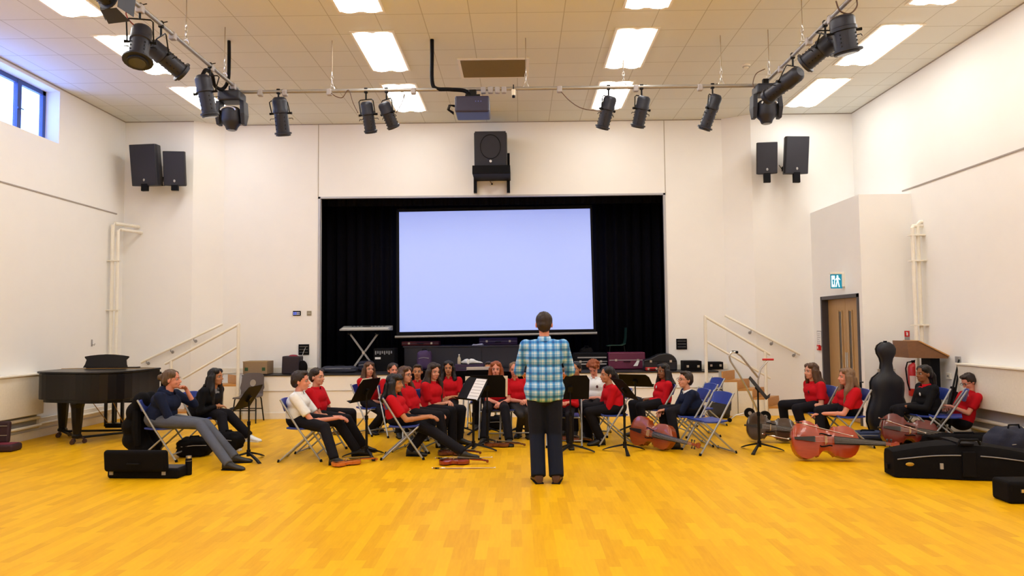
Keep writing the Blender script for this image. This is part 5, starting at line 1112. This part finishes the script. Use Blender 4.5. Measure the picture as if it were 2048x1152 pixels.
    E((0, -.024, .143), (.081, .092, .084)); E((0, -.055, .10), (.072, .062, .075))
    if st == 'crop':
        E((0, .03, .19), (.06, .045, .03)); E((0, -.075, .075), (.060, .030, .045))
    if st in ('short', 'curly'):
        E((0, .030, .195), (.060, .045, .028))
        for s in (1, -1): E((s*.068, -.03, .115), (.016, .045, .045))
    if st == 'curly':
        rnd = random.Random(5)
        for i in range(46):
            a = rnd.uniform(0, 2*PI); b = rnd.uniform(-.15, 1.3); rr = .092
            c = (rr*math.cos(a)*math.cos(b), -.02+rr*math.sin(a)*math.cos(b), .135+rr*math.sin(b)); 
            if c[1] > .05 and c[2] < .155: continue
            E(c, (.024, .024, .022))
    if st in ('long', 'bob', 'half'):
        for s in (1, -1): E((s*.036, .022, .176), (.044, .050, .040)); E((s*.076, .000, .105), (.018, .045, .06))
        L = hair[2] if len(hair) > 2 else .30
        front = hair[3] if len(hair) > 3 else .5
        for s in (1, -1):
            p0 = Hh(s*.074, .0, .12); p1 = Hh(s*.082, .0, .02); p2 = p1+f*.045*front*k+hr*s*.02-up*.10*k; p3 = p2+f*.035*front*k-up*(L-.12 if L > .14 else .02)*k-hr*s*.02
            mb.tube([p0, p1, p2, p3], [.032*K, .034*K, .036*K, .018*K], 10)
            mb.tube([p0-hf*.03, p1-hf*.04, p2-hf*.06*k, p3-hf*.05*k], [.03*K, .034*K, .034*K, .016*K], 10)
        p0 = Hh(0, -.09, .10); p1 = Hh(0, -.10, .0); p2 = nb-sf*.115*k-up*.02; p3 = p2-su*max(.02, L-.12)*k-sf*.015
        for s in (-.035, 0, .035): mb.tube([p0+hr*s, p1+hr*s*1.2, p2+hr*s*1.4, p3+hr*s], [.035*K, .038*K, .034*K, .016*K], 10)
    if st == 'bob':
        for x in (-.045, -.015, .015, .045): mb.tube([Hh(x, .055, .195), Hh(x*1.05, .080, .165), Hh(x*1.1, .088-abs(x)*.25, .135)], [.016*K, .014*K, .006*K], 6)
    if st in ('pony', 'bun', 'tied'):
        for s in (1, -1): E((s*.055, .0, .165), (.028, .060, .045)); E((s*.068, -.03, .115), (.014, .045, .045))
    if st == 'bun': E((0, -.125, .13), (.040, .036, .040)); mb.cap(Hh(0, -.08, .13), Hh(0, -.12, .13), .028*K)
    if st == 'pony':
        p = Hh(0, -.105, .13); mb.tube([Hh(0, -.08, .13), p, p-hF*.04+V((0, 0, -.06)), p-hF*.05+V((0, 0, -.17)), p-hF*.04+V((0, 0, -.26))], [.026*K, .030*K, .036*K, .030*K, .010*K], 10)
    def hpost(o):
        me = o.data; ph = head[0]*.37
        for v in me.vertices:
            q = v.co; n = noise.noise(V((q.x*55+ph, q.y*55, q.z*7)))+.5*noise.noise(V((q.x*120, q.y*120+ph, q.z*12)))
            v.co += v.normal*(n*.006 if st != 'curly' else n*.010)
    remesh(mb, 'hair', hm, e, vox, 2, hpost)
    # shirt / jumper
    tm = topmat or cloth(top); mb = MB(); torso(mb, .026, stand_up); sl = {'short': .62, 'long': 1.0, 'half': 1.0}[sleeve]
    if stand_up and hemz: mb.loft([[Tt(0, 0, 0)*0+V((hp.x+w1*math.cos(t), hp.y+d1*math.sin(t), z)) for t in [2*PI*i/20 for i in range(20)]] for w1, d1, z in ((.205, .135, hemz), (.20, .135, hemz+.25), (.19, .125, hp.z+SL*.5))])
    for i, s in enumerate((1, -1)):
        mb.cap(nb-su*.045*k, sh[i], .046*k, .058*k)
        mb.ell(sh[i], .066*k)
        if sleeve == 'short': c = sh[i].lerp(el[i], .74); mb.cyl(sh[i], c, .067*k, .062*k, 14)
        elif sleeve == 'half': mb.cap(sh[i], el[i], .062*k, .052*k); mb.cyl(el[i], el[i].lerp(wr[i], .35), .054*k, .050*k, 14)
        else: mb.cap(sh[i], el[i], .057*k, .048*k); mb.cyl(el[i], el[i].lerp(wr[i], .97), .047*k, .034*k, 14)
    if open_jacket: mb.cyl(Tt(0, 0, .1), Tt(0, 0, -.12), .16*k, .17*k, 16)
    nm = {'black': 'blazer', 'navy': 'jumper', 'red': 'shirt', 'white': 'shirt'}.get(top, 'top') if not topmat else 'plaid_shirt'
    remesh(mb, nm, tm, e, .011, 10)
    # collar
    mb = MB(); c0 = nb+su*.015*k; R = []
    for dz, rr in ((-.03, .074), (.012, .064), (.018, .058), (-.02, .062)): R.append([c0+su*dz*k+(r*math.cos(t)+sf*math.sin(t)*1.02)*rr*k+sf*.006 for t in [PI/2+.35+(2*PI-.7)*i/20 for i in range(21)]])
    mb.loft(R, cap=False, closed=False); cm = cloth(under) if under else tm
    if not hair[0] == 'hoodie': mb.build('collar', cm, e, smooth='all', world=True)
    if under:
        c = Tt(0, .105, .78); MB().loft([[Tt(-w1, y1-.02, t1), Tt(w1, y1-.02, t1), Tt(w1, y1, t1), Tt(-w1, y1, t1)] for w1, y1, t1 in ((.045, .075, 1.0), (.042, .108, .90), (.034, .129, .80), (.020, .139, .68), (.008, .140, .58))]).build('shirt_front', cloth(under), e, world=True)
    if crest:
        c = Tt(-.07, .146, .70); MB().ell(c, (.018, .006, .024), 10, 6, TB).build('crest', mat('crest_'+crest, (.6, .58, .58) if crest == 'white' else (.06, .01, .015), .6), e, world=True)
    # trousers
    mb = MB(); bm_ = cloth(bottom); mb.ell(Tt(0, 0, .03), (.172*k*W_, .138*k*W2, .13*k), 16, 10, TB)
    for i in range(2):
        a = an[i]; lo_ = kn[i].lerp(a, 1.04); sk_ = 1.0 if bottom not in ('greytights', 'greyjeans') else .88
        mb.cap(hips[i], kn[i], (.092 if not stand_up else .098)*k, (.072 if not stand_up else .080)*k*sk_); mb.ell(kn[i], (.072 if not stand_up else .078)*k*sk_); mb.cyl(kn[i], lo_, (.070 if not stand_up else .077)*k*sk_, (.062 if not stand_up else .074)*k*sk_, 14)
    if stand_up: mb.ell(Tt(0, 0, -.02), (.165*k, .125*k, .13*k), 16, 10, TB)
    remesh(mb, 'trousers', bm_, e, .011, 3)
    for i in range(2):
        fd = V(foot_dir or f); fd = (fd+r*(1, -1)[i]*.18).normalized(); fd.z = -.0; a = an[i]; M = Matrix.Translation((a.x, a.y, a.z-.085)) @ Matrix(((fd.y, fd.x, 0, 0), (-fd.x, fd.y, 0, 0), (0, 0, 1, 0), (0, 0, 0, 1)))
        sm_ = shoe_mesh(.275*k, .098*k, .105); sm_.v = [M @ p for p in sm_.v]; so = sm_.build('shoe', mat('shoe_'+shoes, CL.get(shoes, (.7, .7, .7)), .5), e, smooth=True, world=True)
        b = MB().box((0, .072*k, .006), (.084*k, .262*k, .014), bev=.006); b.v = [M @ p for p in b.v]; b.build('sole', M_BLACK if shoes != 'white' else M_PAPER, so, world=True)
    if extra: extra(locals())
    if chairlab: p = hp+f*.10; chair(p.x, p.y, phi, chairlab)
    return e
def strings_hood(L):
    Tt = L['Tt']; e = L['e']; mb = MB(); TB = L['TB']
    mb.ell(Tt(0, -.075, .99), (.105, .06, .075), 14, 8, TB); mb.ell(Tt(.07, .0, 1.0), (.045, .07, .045), 12, 8, TB); mb.ell(Tt(-.07, .0, 1.0), (.045, .07, .045), 12, 8, TB); remesh(mb, 'hood', cloth('navy'), e, .011, 3)
    for s in (1, -1): MB().tube([Tt(s*.035, .10, .92), Tt(s*.04, .13, .75), Tt(s*.038, .14, .55)], .005, 6).build('drawstring', mat('drawstring', (.25, .27, .35), .7), e, world=True)
C1 = 'blue folding chair under '
person('woman in navy hoodie and grey jeans, hair in a bun, hand raised to her face', (316, 918), (344, 757), 0, 1.02, bend=1.05, hands=[(390, 843, -.08), (372, 778, .12, V((1, .1, -.7)))], feet=[(455, 940), (468, 926)], hyaw=8, hair=('bun', 'mouse'), sk='rosy', top='navy', sleeve='half', bottom='greyjeans', extra=strings_hood, slim=1.3, chairlab=C1+'the woman in the navy hoodie', hk=1.08)
person('woman with long black hair, all in black, legs crossed, in white shoes', (396, 893), (432, 752), -10, 1.0, hands=[(434, 812, -.1), (438, 810, .02)], feet=[(497, 893), (452, 902)], footz=(.07, 0), hair=('long', 'black', .42, .2), sk='tan', top='black', sleeve='long', shoes='white', under='grey', slim=1.15, chairlab=C1+'the woman in black')
person('boy in white polo shirt and black trousers with thick dark hair', (594, 918), (602, 760), 4, .97, hands=[(676, 836, -.08), (682, 834, .1)], feet=[(668, 930), (712, 912)], hyaw=4, hair=('short', 'dark'), sk='rosy', top='white', hk=1.16, slim=1.08, chairlab=C1+'the boy in the white polo shirt, leftmost of the front pair')
person('girl in red polo with tied-back dark hair beside the boy in white', (630, 903), (635, 752), -8, .98, hands=[(684, 834, -.05), (690, 830, .1)], feet=[(726, 903), (705, 893)], hyaw=-22, hair=('tied', 'dark'), sk='fair', slim=1.05, chairlab=C1+'the girl beside the boy in white')
person('girl in red with long brown hair sitting upright behind a narrow stand', (738, 866), (738, 737), -38, .92, hands=[(766, 806, -.05), (772, 804, 0)], feet=[(742, 868), (748, 862)], hyaw=-55, hair=('long', 'brown', .30, .6), sk='fair', chairlab=C1+'the girl upright behind the narrow stand')
person('child with high forehead and dark hair, mostly behind the two front girls in red', (790, 868), (786, 739), -60, .9, hair=('tied', 'dark'), sk='rosy', chairlab=C1+'the child hidden behind the two front girls')
person('woman in red with black bob and fringe, one leg stretched out', (795, 914), (790, 765), 3, 1.0, hands=[(856, 834, -.1), (862, 832, .06)], feet=[(822, 912), (925, 918)], hyaw=-12, hair=('bob', 'black', .13, .6), sk='tan', straight=2, chairlab=C1+'the woman with black bob, near the front violins')
person('girl in red with glasses and long light brown hair behind the black-bobbed woman', (822, 900), (811, 748), -14, .95, hands=[(866, 828, 0), (880, 826, .05)], feet=[(890, 905), (880, 895)], hyaw=-30, hair=('long', 'brown', .30, .8), sk='fair', glasses=1, chairlab=C1+'the girl in glasses with light brown hair')
person('dark-haired boy peeping over a music stand in the back row', (838, 872), (835, 742), -82, .9, hyaw=-85, hair=('short', 'dark'), sk='tan', chairlab=C1+'the boy peeping over a stand')
person('girl in red polo with very long dark hair looking down to the right', (858, 888), (868, 741), -28, .98, hands=[(893, 806, -.05), (899, 804, 0)], feet=[(905, 895), (918, 888)], hyaw=-50, pitch=8, hair=('long', 'dark', .40, .5), sk='fair', slim=1.05, chairlab=C1+'the girl with very long dark hair')
person('black-haired girl facing us over a wide stand in the back row', (897, 870), (897, 735), -90, .92, hyaw=-88, hair=('half', 'black', .16, .4), sk='tan', top='red', chairlab=C1+'the black-haired girl behind the wide stand')
person('red-haired girl in red polo facing us with hands clasped between her knees', (992, 873), (992, 737), -90, .98, hands=[(995, 806, -.32), (1003, 806, -.32)], feet=[(968, 888), (1018, 890)], hyaw=-92, hair=('long', 'ginger', .22, .9), sk='rosy', chairlab=C1+'the red-haired girl facing us')
person('dark-haired child half hidden behind the red-haired girl', (966, 852), (977, 735), -90, .88, hair=('short', 'dark'), sk='tan', top='white', chairlab=C1+'the child hidden behind the red-haired girl')
person('girl with light brown tied hair and grey tights left of the conductor', (1034, 872), (1029, 738), -92, .93, hands=[(1046, 803, -.3), (1053, 800, -.3)], feet=[(1038, 874), (1056, 876)], hyaw=-95, hair=('tied', 'light'), sk='rosy', bottom='greytights', chairlab=C1+'the girl in grey tights left of the conductor')
person('small fair child in red with face just right of the conductor\'s elbow', (1130, 888), (1128, 750), -95, .85, hair=('short', 'mouse'), sk='rosy', sleeve='long', hyaw=-60, chairlab=C1+'the small child next to the conductor')
person('dark-haired child in red looking right of the conductor, second from him', (1158, 865), (1152, 737), -115, .9, hyaw=-120, hair=('tied', 'black'), sk='tan', sleeve='long', hands=[(1160, 812, -.2), (1150, 812, -.2)], chairlab=C1+'the dark-haired child second from the conductor')
person('boy with curly ginger hair in white polo looking down', (1190, 868), (1187, 735), -105, .93, hyaw=-110, pitch=38, hair=('curly', 'ginger'), sk='rosy', top='white', hands=[(1200, 796, -.2), (1180, 796, -.2)], crest='dark', chairlab=C1+'the curly-haired boy')
person('girl in long-sleeved red leaning forward with clasped hands, dark ponytail', (1236, 886), (1214, 748), 190, .98, hands=[(1180, 822, .03), (1184, 820, -.06)], feet=[(1178, 884), (1202, 890)], hyaw=200, hair=('pony', 'black'), sk='olive', sleeve='long', chairlab=C1+'the girl leaning forward in red')
person('girl in long-sleeved red with long black hair, right end of the back row', (1325, 872), (1326, 741), 186, .95, hands=[(1290, 800, .03), (1298, 798, -.06)], feet=[(1272, 873), (1290, 880)], hyaw=215, hair=('half', 'black', .2, .1), sk='brown', sleeve='long', crest='white', chairlab=C1+'the black-haired girl at the right end of the back row')
person('boy with glasses in navy jumper over white collar, hands clasped', (1390, 890), (1370, 758), 185, .97, hands=[(1325, 823, .04), (1328, 820, -.07)], feet=[(1352, 898), (1332, 888)], hyaw=200, pitch=-6, hair=('short', 'dark'), sk='fair', top='navy', sleeve='long', glasses=2, under='white', chairlab=C1+'the boy in glasses and navy jumper')
person('girl in red polo with long brown hair and folded arms, right of the trolley', (1640, 880), (1622, 741), 188, .97, hands=[(1616, 806, -.02), (1606, 813, -.15)], feet=[(1572, 872), (1612, 886)], hyaw=196, hair=('long', 'brown', .30, -.6), sk='fair', crest='dark', slim=1.08, chairlab=C1+'the girl with folded arms')
person('girl in red polo with waist-long light hair, forearm along her thigh', (1706, 892), (1692, 752), 182, .97, hands=[(1638, 824, .03), (1640, 827, -.08)], feet=[(1640, 895), (1660, 888)], hyaw=176, hair=('long', 'light', .38, .9), sk='rosy', slim=1.08, hd=.0, chairlab=C1+'the girl with waist-long light hair')
person('girl in black blazer over a red top with a dark ponytail', (1862, 890), (1847, 746), 182, .98, hands=[(1808, 815, .03), (1812, 813, -.07)], feet=[(1800, 893), (1816, 886)], hyaw=190, hair=('pony', 'black'), sk='brown', top='black', sleeve='long', under='red', crest='white', chairlab=C1+'the girl in the black blazer')
q = atZ(1925, 897)
person('dark-haired boy in red polo slumped on a bag against the right wall', (1924, 888), (1936, 762), 183, .92, hz=.29, hands=[(1893, 816, .0), (1900, 812, -.1)], feet=[(1866, 880), (1878, 872)], hyaw=186, pitch=28, hair=('short', 'dark'), sk='rosy', glasses=1)
fy = atZ(1095, 962)
def bk(L): pass
person('conductor in blue checked shirt and dark jeans standing with his back to us', (1091, 962), (1088, 646), 90, 1.08, hz=.95, hands=[(1132, 748, .36), (1044, 748, .36)], feet=[(1113, 966), (1077, 966)], hair=('crop', 'dark'), sk='rosy', topmat=plaid(), sleeve='half', bottom='jeans', shoes='brown', stand_up=True, hemz=.86, hd=.03, slim=1.12, hk=1.04, nk_=.165)
# coat hung over the first chair
c = atZ(300, 915); e = thing('coat', 'black coat draped over the back of the hooded woman\'s chair', 'coat', (c.x-.02, c.y-.02, 0)); mb = MB()
for x, z, rr in ((-.0, .72, .09), (-.05, .60, .13), (-.08, .42, .16), (-.06, .25, .17), (.02, .13, .15)):
    mb.ell((c.x-.06+x, c.y-.12, z), (rr, .17, .14), 12, 8); mb.ell((c.x-.06+x, c.y+.10, z), (rr, .15, .13), 12, 8)
remesh(mb, 'coat_body', M_CASE, e, .014, 25); MB().tube([(c.x-.05, c.y-.25, .62), (c.x-.03, c.y-.30, .4), (c.x-.02, c.y-.28, .2)], [.05, .055, .04], 8).build('sleeve', M_CASE, e, smooth=True, world=True)
bpy.context.view_layer.update(); dg = bpy.context.evaluated_depsgraph_get(); new = []
for o, post in BAKE: new.append(bpy.data.meshes.new_from_object(o.evaluated_get(dg), depsgraph=dg))
for (o, post), me in zip(BAKE, new):
    o.modifiers.clear(); o.data = me
    for p in me.polygons: p.use_smooth = True
    if post: post(o)
